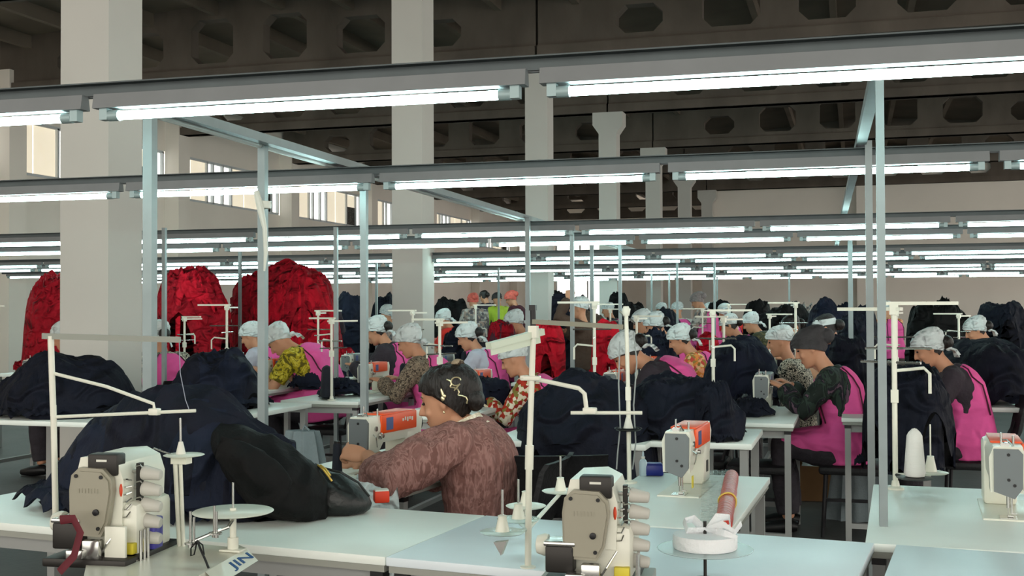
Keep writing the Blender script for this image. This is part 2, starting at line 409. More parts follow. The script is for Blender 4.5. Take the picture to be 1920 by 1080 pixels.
def hprof(z):
    if z <= HP[0][0]: return HP[0][1:]
    for a, b in zip(HP, HP[1:]):
        if z <= b[0]:
            t = (z - a[0]) / (b[0] - a[0]); return tuple(a[i] + (b[i] - a[i]) * t for i in (1, 2, 3))
    return HP[-1][1:]
def hsurf(a, z, s=0.0):
    f, b, w = hprof(z); cx = (f + b) / 2; rx = (b - f) / 2 + s; ry = w + s
    return Vector((cx - math.cos(a) * rx, math.sin(a) * ry, z))           # a = 0 is the face side
def oring(p, ax, w, d, n=20, ex=2.0, lat=Vector((0, 1, 0))):
    ax = ax.normalized(); lat = (lat - ax * lat.dot(ax)).normalized(); fr = ax.cross(lat)
    out = []
    for k in range(n):
        a = 2 * math.pi * k / n; c, s = math.cos(a), math.sin(a)
        c = math.copysign(abs(c) ** (2 / ex), c); s = math.copysign(abs(s) ** (2 / ex), s)
        out.append(p + lat * (c * w) + fr * (s * d))
    return out
def fbm(p, sc, oc=3):
    v = 0; a = 1
    for _ in range(oc): v += a * noise.noise(p * sc); sc *= 2.1; a *= .5
    return v
def remesh(mb, vox, sm=4, disp=None, name='m'):
    me = mb.mesh('tmp', skin, None); o = bpy.data.objects.new('tmp', me); COL.objects.link(o)
    r = o.modifiers.new('r', 'REMESH'); r.mode = 'VOXEL'; r.voxel_size = vox; r.adaptivity = 0
    s = o.modifiers.new('s', 'SMOOTH'); s.factor = .5; s.iterations = sm
    dg = bpy.context.evaluated_depsgraph_get()
    out = bpy.data.meshes.new_from_object(o.evaluated_get(dg)); out.name = name
    bpy.data.objects.remove(o); bpy.data.meshes.remove(me)
    if disp:
        ns = [v.normal.copy() for v in out.vertices]
        for v, n_ in zip(out.vertices, ns): v.co = v.co + n_ * disp(v.co, n_)
    out.polygons.foreach_set('use_smooth', [True] * len(out.polygons)); out.materials.clear(); out.update()
    return out
def ik(S, T, l1, l2, pole):
    d = T - S; L = min(d.length, (l1 + l2) * .995); d = d.normalized(); T = S + d * L
    a = (l1 * l1 - l2 * l2 + L * L) / (2 * L); h = math.sqrt(max(l1 * l1 - a * a, 0))
    p = pole - d * pole.dot(d); p = p.normalized()
    return S + d * a + p * h, T
def hand(mb, wrist, d, palm_n, side, curl=.6, sc=1.0):
    """palm, four fingers of unequal length and a thumb that leaves the side of the palm"""
    d = d.normalized(); nrm = (palm_n - d * palm_n.dot(d)).normalized(); lat = d.cross(nrm).normalized() * side
    M = Matrix((d, lat, nrm)).transposed()
    pc = wrist + d * .048 * sc
    mb.ell(pc, (.056 * sc, .040 * sc, .0165 * sc), 12, 8, M)
    for i, (off, ln) in enumerate(((.030, .068), (.010, .078), (-.010, .073), (-.029, .056))):
        p = pc + d * .040 * sc + lat * off * sc; pts = [p - d * .02 * sc, p]; dirv = d.copy(); ang = 0
        for s in range(3):
            ang += curl * (.75 + .08 * i); dirv = d * math.cos(ang) - nrm * math.sin(ang)
            pts.append(pts[-1] + dirv * ln * sc * (.42, .32, .26)[s])
        mb.tube(pts, [.0092 * sc, .0092 * sc, .0086 * sc, .008 * sc, .0066 * sc], 8)
    t0 = pc - d * .022 * sc + lat * .028 * sc
    mb.tube([t0, t0 + (lat * .026 + d * .022 - nrm * .008) * sc, t0 + (lat * .034 + d * .052 - nrm * .02) * sc, t0 + (lat * .026 + d * .076 - nrm * .032) * sc], [.014 * sc, .0118 * sc, .0104 * sc, .008 * sc], 8)
SKL = {}
def skeleton(P):
    st = P.get('stand', False); hipz = .88 if st else P.get('hipz', .55)
    hip = Vector((0, 0, hipz)); a1, a2, a3 = [R(v) for v in P['spine']]
    dirv = lambda a: Vector((-math.sin(a), 0, math.cos(a)))
    waist = hip + dirv(a1) * .17; chest = waist + dirv(a2) * .17; neck = chest + dirv(a3) * .15
    na = R(P.get('neck', P['spine'][2] + 8)); hd = neck + dirv(na) * P.get('necklen', .10)
    hp = R(P['head']); Mh = Matrix.Rotation(R(P.get('hyaw', 0)), 3, 'Z') @ Matrix.Rotation(-hp, 3, 'Y')
    hc = hd + Mh @ Vector((-.018, 0, .085))
    sh = [neck - dirv(a3) * .035 + Vector((.0, s * .165, 0)) for s in (-1, 1)]
    arms = []
    for s, S, T, pole in zip((-1, 1), sh, P['hands'], P.get('poles', [Vector((.3, -.6, -1)), Vector((.3, .6, -1))])):
        E, T2 = ik(S, Vector(T), P.get('l1', .28), P.get('l2', .245), Vector(pole)); arms.append((S, E, T2))
    return dict(hip=hip, waist=waist, chest=chest, neck=neck, hd=hd, hc=hc, Mh=Mh, sh=sh, arms=arms, a=(a1, a2, a3), stand=st)
def torso_rings(K, o=0.0, oy=None, top=True, ex=2.3, low=-.07):
    oy = o if oy is None else oy; dirv = lambda a: Vector((-math.sin(a), 0, math.cos(a))); a1, a2, a3 = K['a']
    pts = [(K['hip'] + dirv(a1) * low, a1, .150, .115), (K['hip'] + dirv(a1) * .0, a1, .178, .130), (K['hip'] + dirv(a1) * .09, a1, .165, .122), (K['waist'], (a1 + a2) / 2, .148, .110),
           (K['waist'] + dirv(a2) * .09, a2, .160, .116), (K['chest'], (a2 + a3) / 2, .178, .120), (K['chest'] + dirv(a3) * .06, a3, .183, .112), (K['chest'] + dirv(a3) * .11, a3, .165, .092), (K['neck'] - dirv(a3) * .008, a3, .105, .072)]
    if top: pts.append((K['neck'] + dirv(a3) * .015, a3, .062, .058))
    return [oring(p, dirv(a), w + oy, d + o, 24, ex) for p, a, w, d in pts]
def leg_pts(K, s):
    h = K['hip']
    if K['stand']: return [h + Vector((0, s * .085, -.02)), Vector((-.02, s * .095, .48)), Vector((.02, s * .10, .09)), Vector((-.10, s * .11, .035)), Vector((-.15, s * .115, .03))]
    return [h + Vector((0, s * .085, -.03)), Vector((-.41, s * .13, h.z + .0)), Vector((-.36, s * .13, .10)), Vector((-.46, s * .135, .04)), Vector((-.53, s * .14, .03))]
def build_pose(P, vox=.0085):
    K = skeleton(P); out = {'K': K}
    # --- body: torso, neck, head with nose and ears, arms, hands and legs, one surface
    mb = MB(); mb.loft(torso_rings(K, -.004))
    nk = K['neck']; mb.tube([nk - (K['hd'] - nk) * .3, nk, K['hd'], K['hc'] + K['Mh'] @ Vector((.02, 0, -.04))], [.062, .052, .047, .05], 14)
    hb = MB(); hb.loft([[hsurf(2 * math.pi * k / 24, z) for k in range(24)] for z, *_ in HP])
    hb.tube([(-.082, 0, .028), (-.098, 0, .0), (-.112, 0, -.026), (-.086, 0, -.036)], [.007, .010, .0145, .008], 10)
    hb.ell((-.086, 0, -.062), (.010, .022, .006)); hb.ell((-.084, 0, -.073), (.010, .019, .006)); hb.ell((-.080, 0, .034), (.012, .052, .008)); hb.ell((-.074, 0, -.104), (.016, .02, .014))
    for s in (-1, 1):
        hb.ell((.004, s * .074, -.004), (.018, .008, .031), M=Matrix.Rotation(s * .3, 3, 'Z')); hb.ell((-.066, s * .038, -.03), (.02, .02, .018))
    hb.v = [K['hc'] + K['Mh'] @ v for v in hb.v]; mb.add(hb.v, hb.f)
    for (S, E, T), s in zip(K['arms'], (-1, 1)):
        m1 = S.lerp(E, .5); m2 = E.lerp(T, .35)
        mb.tube([S - Vector((0, s * .03, 0)), S, m1, E, m2, T], [.055, .056, .047, .040, .041, .027], 14)
        f = (T - E).normalized(); hn = Vector(P.get('palm', (0, 0, 1)))
        hd_ = Vector(P['hdir'][0 if s < 0 else 1]) if 'hdir' in P else (f + Vector((-.4, 0, -.25)))
        hand(mb, T, hd_, hn, P.get('thumb', 1) * -s, P.get('curl', .55), P.get('hsc', 1.0))
    for s in (-1, 1):
        L = leg_pts(K, s); mb.tube([L[0], L[0].lerp(L[1], .5), L[1], L[1].lerp(L[2], .35), L[2]], [.085, .078, .060, .055, .038], 14)
        mb.tube([L[2] + Vector((.04, 0, -.045)), L[3], L[4]], [.04, .042, .03], 12, flat=.75)
    out['body'] = remesh(mb, vox, 3, None, 'body')
    # --- shirt, short and long sleeves
    for key, far in (('short', .78), ('long', P.get('sleeve', .93))):
        mb = MB(); mb.loft(torso_rings(K, .016, .014))
        for (S, E, T), s in zip(K['arms'], (-1, 1)):
            pu = P.get('puff', 1.0)
            if key == 'short': pts = [S - Vector((0, s * .05, .0)), S, S.lerp(E, .45), S.lerp(E, far)]; rr = [.070, .074, .068 * pu, .064 * pu]
            else: pts = [S - Vector((0, s * .05, 0)), S, S.lerp(E, .5), E, E.lerp(T, far * .5), E.lerp(T, far * .86), E.lerp(T, far)]; rr = [.070, .074, .066 * pu, .060 * pu, .060 * pu, .056 * pu, .038]
            mb.tube(pts, rr, 16)
        amp = P.get('fold', .007)
        def dsp(c, n_, amp=amp): return amp * (1 - 2 * abs(fbm(Vector((c.x * 1.0, c.y, c.z * .55)), 9, 2))) + .003 * fbm(c, 30, 1)
        out[key] = remesh(mb, vox * 1.15, 4, dsp, 'shirt_' + key)
    # --- trousers (skirt-like loose cloth over the legs)
    mb = MB(); h = K['hip']
    mb.ell(h + Vector((0, 0, -.01)), (.145, .19, .12), 16, 10)
    for s in (-1, 1):
        L = leg_pts(K, s); mb.tube([L[0], L[0].lerp(L[1], .5), L[1], L[1].lerp(L[2], .4), L[2] + Vector((0, 0, .03))], [.105, .098, .082, .078, .070], 14)
    out['trousers'] = remesh(mb, .012, 4, lambda c, n_: .006 * (1 - 2 * abs(fbm(c, 8, 2))), 'trousers')
    for s in (-1, 1):
        sb = MB(); L = leg_pts(K, s); sb.tube([L[2] + Vector((.055, 0, -.05)), L[2] + Vector((.02, 0, -.045)), L[3], L[4] + Vector((-.02, 0, 0))], [.036, .05, .052, .03], 12, flat=.85)
        out['shoe%d' % s] = sb.mesh('shoe', blackpl)
    # --- sleeveless apron: front and back panels over the shirt
    mb = MB(); T = torso_rings(K, .032, .016, False, 3.4, -.10); cen = [sum(r, Vector()) / len(r) for r in T]
    for r, c, k in zip(T, cen, (1.08, 1.1, 1.06, 1.04, 1.0, .93, .83, .72, .80)):
        for i, p in enumerate(r): q = p - c; q.y *= k; r[i] = c + q
    mb.loft(T)
    if not K['stand']: mb.loft([oring(Vector((x, 0, z)), Vector((-1, 0, 0)), w, t, 20, 3) for x, z, w, t in ((-.02, K['hip'].z + .03, .20, .10), (-.2, K['hip'].z + .03, .215, .085), (-.40, K['hip'].z + .01, .20, .075))])
    else: mb.loft([oring(Vector((0, 0, z)), Vector((0, 0, 1)), w, t, 20, 2.6) for z, w, t in ((.52, .21, .17), (.7, .205, .165), (.92, .19, .15))])
    out['apron'] = remesh(mb, .0105, 4, lambda c, n_: .004 * (1 - 2 * abs(fbm(Vector((c.x, c.y * 1.3, c.z * .4)), 8, 2))), 'apron')
    # armhole piping
    pb = MB()
    for s in (-1, 1):
        for f in (1,):
            pts = []
            for i in range(3, 9):
                r = T[i]; cands = sorted(r, key=lambda p: (p.y * -s, ))
                pts.append(max(r, key=lambda p: s * p.y * 1.0 + (p.x - cen[i].x) * .9) + Vector((.004, s * .004, 0)))
            pb.tube(pts, .0055, 6)
            pts = [max(T[i], key=lambda p: s * p.y * 1.0 - (p.x - cen[i].x) * .9) + Vector((-.004, s * .004, 0)) for i in range(3, 9)]
            pb.tube(pts, .0055, 6)
    out['piping'] = pb.mesh('piping', pipingm)
    # --- head-local pieces, baked into the pose
    def head(mbx, nm, mt): mbx.v = [K['hc'] + K['Mh'] @ v for v in mbx.v]; me = mbx.mesh(nm, mt, 60); me.materials.clear(); return me
    def cap(z_f, z_b, s, n=48, rows=18, pleat=.004, lump=0.0):
        m_ = MB(); rings = []
        for r_ in range(rows + 1):
            t = r_ / rows; ring = []
            for k in range(n):
                a = 2 * math.pi * k / n; zb = z_f + (z_b - z_f) * (1 - math.cos(a)) / 2; z = zb + (.1165 - zb) * math.sin(t * math.pi / 2)
                p = hsurf(a, z, s); p.z += s * t * .9
                w = pleat * 2.6 * (1 - 2 * abs(((t * 5 + .9 * math.cos(a) + .25 * math.sin(3 * a)) % 1) - .5)) * (1 - t * t) + .006 * noise.noise(p * 16) + lump * max(0, -math.cos(a)) * t * (1 - t * .6)
                q = Vector((p.x - .005, p.y, 0)); q = q.normalized() if q.length > 1e-5 else q
                ring.append(p + q * w)
            rings.append(ring)
        m_.loft(rings); return m_
    c = cap(.048, -.055, .012, pleat=.003, lump=.03)                       # tied kerchief with a knot and two tails
    c.ell((.108, 0, -.05), (.022, .028, .02)); c.tube([(.11, .01, -.05), (.135, .03, -.085), (.13, .045, -.13)], [(.012, .006), (.02, .005), (.024, .003)], 10); c.tube([(.11, -.01, -.05), (.14, -.025, -.08), (.145, -.03, -.12)], [(.012, .006), (.018, .005), (.022, .003)], 10)
    out['kerchief'] = head(c, 'kerchief', whitec)
    c = cap(.050, -.02, .015, pleat=.0035, lump=.02); out['cap'] = head(c, 'cap', whitec)
    c = cap(.046, -.06, .016, pleat=.004, lump=.05); c.ell((.115, 0, .03), (.055, .06, .052)); out['bunscarf'] = head(c, 'bunscarf', whitec)
    m_ = MB(); m_.loft([[hsurf(2 * math.pi * k / 32, z + .030 * -math.cos(2 * math.pi * k / 32) * -1 - .0, .011) + Vector((0, 0, 0)) for k in range(32)] for z in (.035, .05, .068, .085)], cap=False)
    out['headband'] = head(m_, 'headband', whitec)
    c = cap(.058, -.085, .007, pleat=.0, lump=.01); c.ell((.112, 0, -.01), (.045, .05, .048))
    out['hair'] = head(c, 'hair', hairm)
    for s in (-1, 1):
        m_ = MB(); m_.ell((-.0815, s * .031, .010), (.0075, .0135, .0062)); m_.tube([(-.086, s * .014, .034), (-.085, s * .032, .038), (-.074, s * .052, .033)], [.003, .0034, .002], 6)
        out['eye%d' % s] = head(m_, 'eye', eyem)
    m_ = MB(); m_.ell((-.0885, 0, -.0635), (.0095, .021, .0045)); m_.ell((-.0865, 0, -.0715), (.0095, .018, .0045)); out['lips'] = head(m_, 'lips', lipm)
    return out
V = Vector
POSES = {
    'work': dict(spine=(4, 16, 30), head=26, hands=[(-.43, -.13, .86), (-.41, .14, .86)]),
    'upright': dict(spine=(0, 6, 16), head=14, hands=[(-.42, -.12, .90), (-.40, .14, .88)]),
    'bent': dict(spine=(10, 32, 52), head=48, hands=[(-.50, -.12, .82), (-.48, .14, .82)]),
    'hold': dict(spine=(4, 12, 26), head=24, hands=[(-.40, -.10, .93), (-.36, .10, .93)], poles=[V((.2, -.7, -1)), V((.2, .7, -1))], curl=.8),
    'stand': dict(spine=(2, 8, 20), head=28, stand=True, hands=[(-.40, -.12, 1.02), (-.38, .14, 1.02)]),
    'lift': dict(spine=(0, 4, 8), head=4, stand=True, hands=[(-.16, -.20, 1.66), (-.30, .18, 1.30)], poles=[V((-.8, -.5, .1)), V((.2, .8, -.6))], curl=.9),
}
BP = {k: build_pose(p) for k, p in POSES.items()}
PERSONS = []
def person(px, py, d, pose, label, shirt, long=False, apron=pinkap, head='kerchief', hmat=whitec, hair=False, rz=0.0, trous=None, sk=skin, ztop=None, group=None):
    """px,py: pixel of the head top; d: camera depth"""
    B = BP[pose]; K = B['K']; top = (K['hc'] + K['Mh'] @ Vector((.0, 0, .125))).z
    zt = pd(px, py, d).z if ztop is None else ztop; s = max(.90, min(1.12, zt / top))
    off = Matrix.Rotation(rz, 3, 'Z') @ (K['hc'] * s); loc = fx(px, d) - Vector((off.x, off.y, 0)); loc.z = 0
    t = thing('person', loc, rz, label, 'person', group, sc=s)
    def part(nm, key, m_):
        o = link(nm, B[key], t)
        if not B[key].materials: B[key].materials.append(m_)
        o.material_slots[0].link = 'OBJECT'; o.material_slots[0].material = m_; return o
    part('body', 'body', sk); part('shirt', 'long' if long else 'short', shirt)
    part('trousers', 'trousers', trous or MATS['dark trousers'])
    if apron: part('apron', 'apron', apron); part('piping', 'piping', pipingm)
    if head: part('headscarf' if head != 'headband' else 'headband', head, hmat)
    if hair or head == 'headband': part('hair', 'hair', hairm)
    [(part('shoe', 'shoe%d' % q, blackpl), part('eye', 'eye%d' % q, eyem)) for q in (-1, 1)]; part('lips', 'lips', lipm)
    PERSONS.append((t, pose, s)); return t
mat('dark trousers', (46, 42, 48), .85, var=.3, vscale=18, bump=.3)
# ================================================================== FURNITURE, MACHINES, HEAPS
navy = mat('navy cotton', (17, 20, 33), .8, var=.22, vscale=7, bump=.3, bscale=40, spec=.22, fold=1.0, fscale=5.5)
navy2 = mat('blue navy cotton', (22, 28, 45), .8, var=.22, vscale=7, bump=.3, bscale=40, spec=.22, fold=1.0, fscale=5.0)
blackc = mat('black cloth', (10, 10, 11), .75, var=.2, vscale=7, bump=.3, bscale=34, spec=.22, fold=1.0, fscale=5.0)
redc = mat('red jersey', (146, 6, 26), .8, var=.25, vscale=9, bump=.5, bscale=30, spec=.2, fold=1.0, fscale=8.0)
redc2 = mat('bright red jersey', (182, 10, 34), .8, var=.2, vscale=9, bump=.5, bscale=30, spec=.2, fold=1.0, fscale=8.0)
burg = mat('burgundy cloth', (66, 18, 34), .8, var=.2, vscale=9, bump=.4, bscale=30)
brownc = mat('brown cloth', (70, 52, 42), .85, var=.2, vscale=9, bump=.4, bscale=30)
thread_navy = mat('navy thread', (28, 31, 42), .8, bump=.3, bscale=120, stretch=(.1, .1, 6))
thread_white = mat('white thread', (226, 226, 222), .8, bump=.3, bscale=120, stretch=(.1, .1, 6))
thread_yellow = mat('yellow thread', (222, 214, 70), .8)
seatm = mat('black seat pad', (24, 24, 27), .6, bump=.2)
chairfr = mat('black chair frame', (30, 30, 33), .4, .5)
screen = mat('control screen', (88, 104, 150), .25)
stickery = mat('yellow sticker', (216, 200, 60), .5)

def table(loc, rz=0.0, sx=.6, sy=1.1, label='', h=.75, top=None, group=None, n=2):
    t = thing('sewing_table', loc, rz, label, 'table', group)
    MB().box((0, 0, h - .012), (sx, sy, .024), bev=.003).build('table_top', top or tabletop, t)
    MB().box((0, 0, h - .033), (sx - .012, sy - .012, .018)).build('edge_band', tabledge, t, None)
    for ax in (-1, 1):
        for ay in (-1, 1):
            x, y = ax * (sx / 2 - .035), ay * (sy / 2 - .035)
            lg = MB().box((x, y, (h - .042) / 2), (.034, .034, h - .042)).build('leg', tframe, t, None)
            MB().box((x, y, h - .052), (.038, .038, .02)).build('corner_cap', blackpl, lg, None)
    for ay in (-1, 1): MB().box((0, ay * (sy / 2 - .035), .12), (sx - .1, .03, .03)).build('crossbar', tframe, t, None)
    MB().box((-sx / 2 + .035, 0, .12), (.03, sy - .1, .03)).build('crossbar', tframe, t, None)
    MB().box((0, sy / 2 - .05, h - .066), (sx - .1, .025, .04)).build('apron_rail', tframe, t, None)
    MB().box((0, -sy / 2 + .05, h - .066), (sx - .1, .025, .04)).build('apron_rail', tframe, t, None)
    return t
def machine_parts(t, detail=True, body=None, panel=None):
    """lockstitch machine: worker on the +x side, needle end towards -y"""
    body = body or cream; panel = panel or orange
    MB().box((0, .0, .012), (.178, .476, .024), bev=.004).build('bed', body, t)
    ar = MB()
    ar.box((-.01, .175, .15), (.125, .15, .26), bev=.018)                          # pillar
    ar.loft([[V((x, y, z)) for x, z in ((-.062, .165 - k), (.05, .165 - k), (.058, .25), (.05, .29), (-.05, .29), (-.066, .25))] for y, k in ((-.235, .045), (-.15, .04), (-.11, .0), (.12, .0), (.25, .01))])
    b = ar.build('arm', body, t)
    MB().loft([[V((x, y, z)) for x, z in ((-.05, .125), (.02, .10), (.048, .14), (.05, .265), (.035, .282), (-.05, .282))] for y in (-.236, -.249)]).build('face_plate', greyplate, t)
    MB().box((.058, .02, .25), (.012, .33, .085), bev=.004).box((.0, .04, .293), (.11, .30, .008), bev=.002).build('control_panel', panel, t)
    nb = MB().cyl((0, -.2, .12), (0, -.2, .06), .006).cyl((0, -.2, .06), (0, -.2, .028), .0016, n=6).cyl((.012, -.2, .12), (.012, -.2, .04), .004).box((.008, -.2, .032), (.02, .034, .006)).box((.02, -.2, .04), (.02, .012, .004))
    nb.build('needle_bar', chrome, t)
    MB().lathe([(.058, 0), (.06, .012), (.05, .03), (.03, .034), (.012, .04)], (-.005, .252, .225), 20, ax=(0, 1, 0)).build('handwheel', blackpl, t)
    if detail:
        MB().box((.0655, -.075, .25), (.003, .06, .058)).build('screen', screen, t, None)
        MB().lathe([(.016, 0), (.016, .008), (.009, .012), (.009, .022)], (.06, -.16, .20), 14, ax=(1, 0, 0)).lathe([(.012, 0), (.012, .012)], (.052, -.19, .235), 12, ax=(1, 0, 0)).tube([(.055, -.21, .21), (.075, -.215, .2), (.07, -.2, .17), (.06, -.18, .15)], .0025, 6).build('tension_dial', chrome, t)
        MB().cyl((-.02, -.17, .29), (-.02, -.17, .335), .004).cyl((.025, -.12, .29), (.025, -.12, .32), .005).tube([(.02, -.2, .29), (.0, -.18, .31), (-.02, -.14, .305), (-.01, -.1, .3)], .003, 6).box((-.01, -.20, .295), (.03, .04, .014)).build('thread_guide', chrome, t)
        MB().box((.0, -.2, .0255), (.06, .075, .003)).build('needle_plate', chrome, t, None)
        for z, x in ((.17, 0), (.15, .02), (.262, 0)): MB().lathe([(.006, 0), (.006, .003)], (x, -.249, z), 10, ax=(0, -1, 0)).build('screw', blackpl, t)
        MB().box((.0545, .16, .10), (.003, .035, .05)).build('label_plate', blackpl, t, None)
def cone(mb_par, c, m_, h=.15, r=.036):
    return MB().lathe([(r * .9, 0), (r, .01), (r * .72, h - .012), (r * .55, h), (.008, h + .012)], c, 16).build('thread_cone', m_, mb_par)
def stand_parts(t, hgt=.66, arms=(0, 90), cones=(), bars=2, flip=1, ch=.15, cr=.036):
    """thread stand on a table edge: pole, guide bars on top, spool trays"""
    MB().cyl((0, 0, 0), (0, 0, hgt), .0095, n=10).lathe([(.03, 0), (.03, .006), (.015, .012), (.012, .03)], n=14).box((0, 0, hgt - .02), (.03, .03, .04)).box((0, 0, .33), (.026, .026, .045)).build('pole', cream, t)
    for k, a in enumerate(arms[:bars]):
        u = V((math.cos(R(a)), math.sin(R(a)), 0)); z = hgt + .0 - .02 * k
        MB().bar(-u * .03 + V((0, 0, z)), u * .22 + V((0, 0, z)), .02, .012).build('guide_bar', cream, t, None)
        MB().cyl(-u * .10 + V((0, 0, hgt - .16 - .05 * k)), u * .13 + V((0, 0, hgt - .16 - .05 * k)), .005, n=6).build('thread_rod', chrome, t)
    MB().tube([(0, 0, .42), (.10 * flip, .02, .43), (.12 * flip, .02, .41), (.12 * flip, .02, .34)], .006, 8).build('hook_arm', cream, t)
    for (x, y, z, m_) in cones:
        tr = MB().lathe([(.012, -.01), (.055, -.004), (.062, .0), (.055, .002), (.012, .004)], (x, y, z), 20).cyl((0, 0, z - .008), (x, y, z - .008), .006, n=6).build('spool_tray', cream if m_ is None else blackpl, t)
        MB().lathe([(.022, 0), (.012, .05), (.012, .055)], (x, y, z + .003), 14).cyl((x, y, z + .05), (x, y, z + .17), .003, n=6).build('spool_pin', cream, tr)
        if m_ is not None: cone(tr, (x, y, z + .006), m_, ch, cr)
def thread_stand(loc, rz, label, hgt=.66, group=None, **kw):
    t = thing('thread_stand', loc, rz, label, 'thread stand', group); stand_parts(t, hgt, **kw); return t
def chair(loc, rz, label, group=None, back=True):
    t = thing('work_chair' if back else 'work_stool', loc, rz, label, 'chair' if back else 'stool', group)
    MB().box((0, 0, .405), (.40, .40, .05), bev=.02).build('seat', seatm, t)
    for ax in (-1, 1):
        for ay in (-1, 1): MB().cyl((ax * .16, ay * .16, .385), (ax * .18, ay * .18, 0), .011, n=8).build('leg', chairfr, t)
    MB().box((0, 0, .2), (.33, .02, .02)).build('stretcher', chairfr, t, None)
    if back:
        bk = MB()
        bk.loft([[V((.21 + .02 * k + .035 * math.cos(a * 1.2) * 0 + dx - .03 * (a / .2) ** 2 * .2, a, z)) for a, dx in ((-.19, 0), (-.1, .012), (0, .016), (.1, .012), (.19, 0), (.19, .02), (.1, .032), (0, .036), (-.1, .032), (-.19, .02))] for k, z in enumerate((.58, .62, .72, .80, .83))])
        bk.build('backrest', seatm, t)
        for s in (-1, 1): MB().cyl((.18, s * .12, .43), (.245, s * .12, .66), .010, n=8).build('back_post', chairfr, t)
    return t
def lump(c, rad, seed, rz=0.0, tilt=0.0, amp=.10, fr=3.0, floor=None, nu=44, nv=26, st=.35):
    c = V(c); so = V((seed * 3.17, seed * 1.73, seed * 2.31)); M = Matrix.Rotation(rz, 3, 'Z') @ Matrix.Rotation(tilt, 3, 'Y')
    A = Euler((seed * 1.3, seed * .7, seed * 2.1)).to_matrix(); rings = []; rm = (rad[0] + rad[1] + rad[2]) / 3
    for k in range(nv + 1):
        a = -math.pi / 2 + math.pi * k / nv; cr = max(math.cos(a), .015); ring = []
        for i in range(nu):
            b = 2 * math.pi * i / nu; u = V((cr * math.cos(b), cr * math.sin(b), math.sin(a)))
            q = A @ u; q = V((q.x * st, q.y, q.z)); w = q + V((noise.noise(q * 1.4 + so), noise.noise(q * 1.4 - so), noise.noise(q * 1.4 + so * 2))) * .45
            f = 1 - 2.2 * abs(noise.noise(w * fr + so)); f2 = 1 - 2.2 * abs(noise.noise(w * fr * 2.4 - so))
            s = 1 + amp * (f * .8 + f2 * .45) + .16 * noise.noise(u * 1.3 + so)
            p = c + M @ V((u.x * rad[0] * s, u.y * rad[1] * s, u.z * rad[2] * s))
            if floor is not None and p.z < floor: p.z = floor + .004 * (i % 3)
            ring.append(p)
        rings.append(ring)
    return MB().loft(rings)
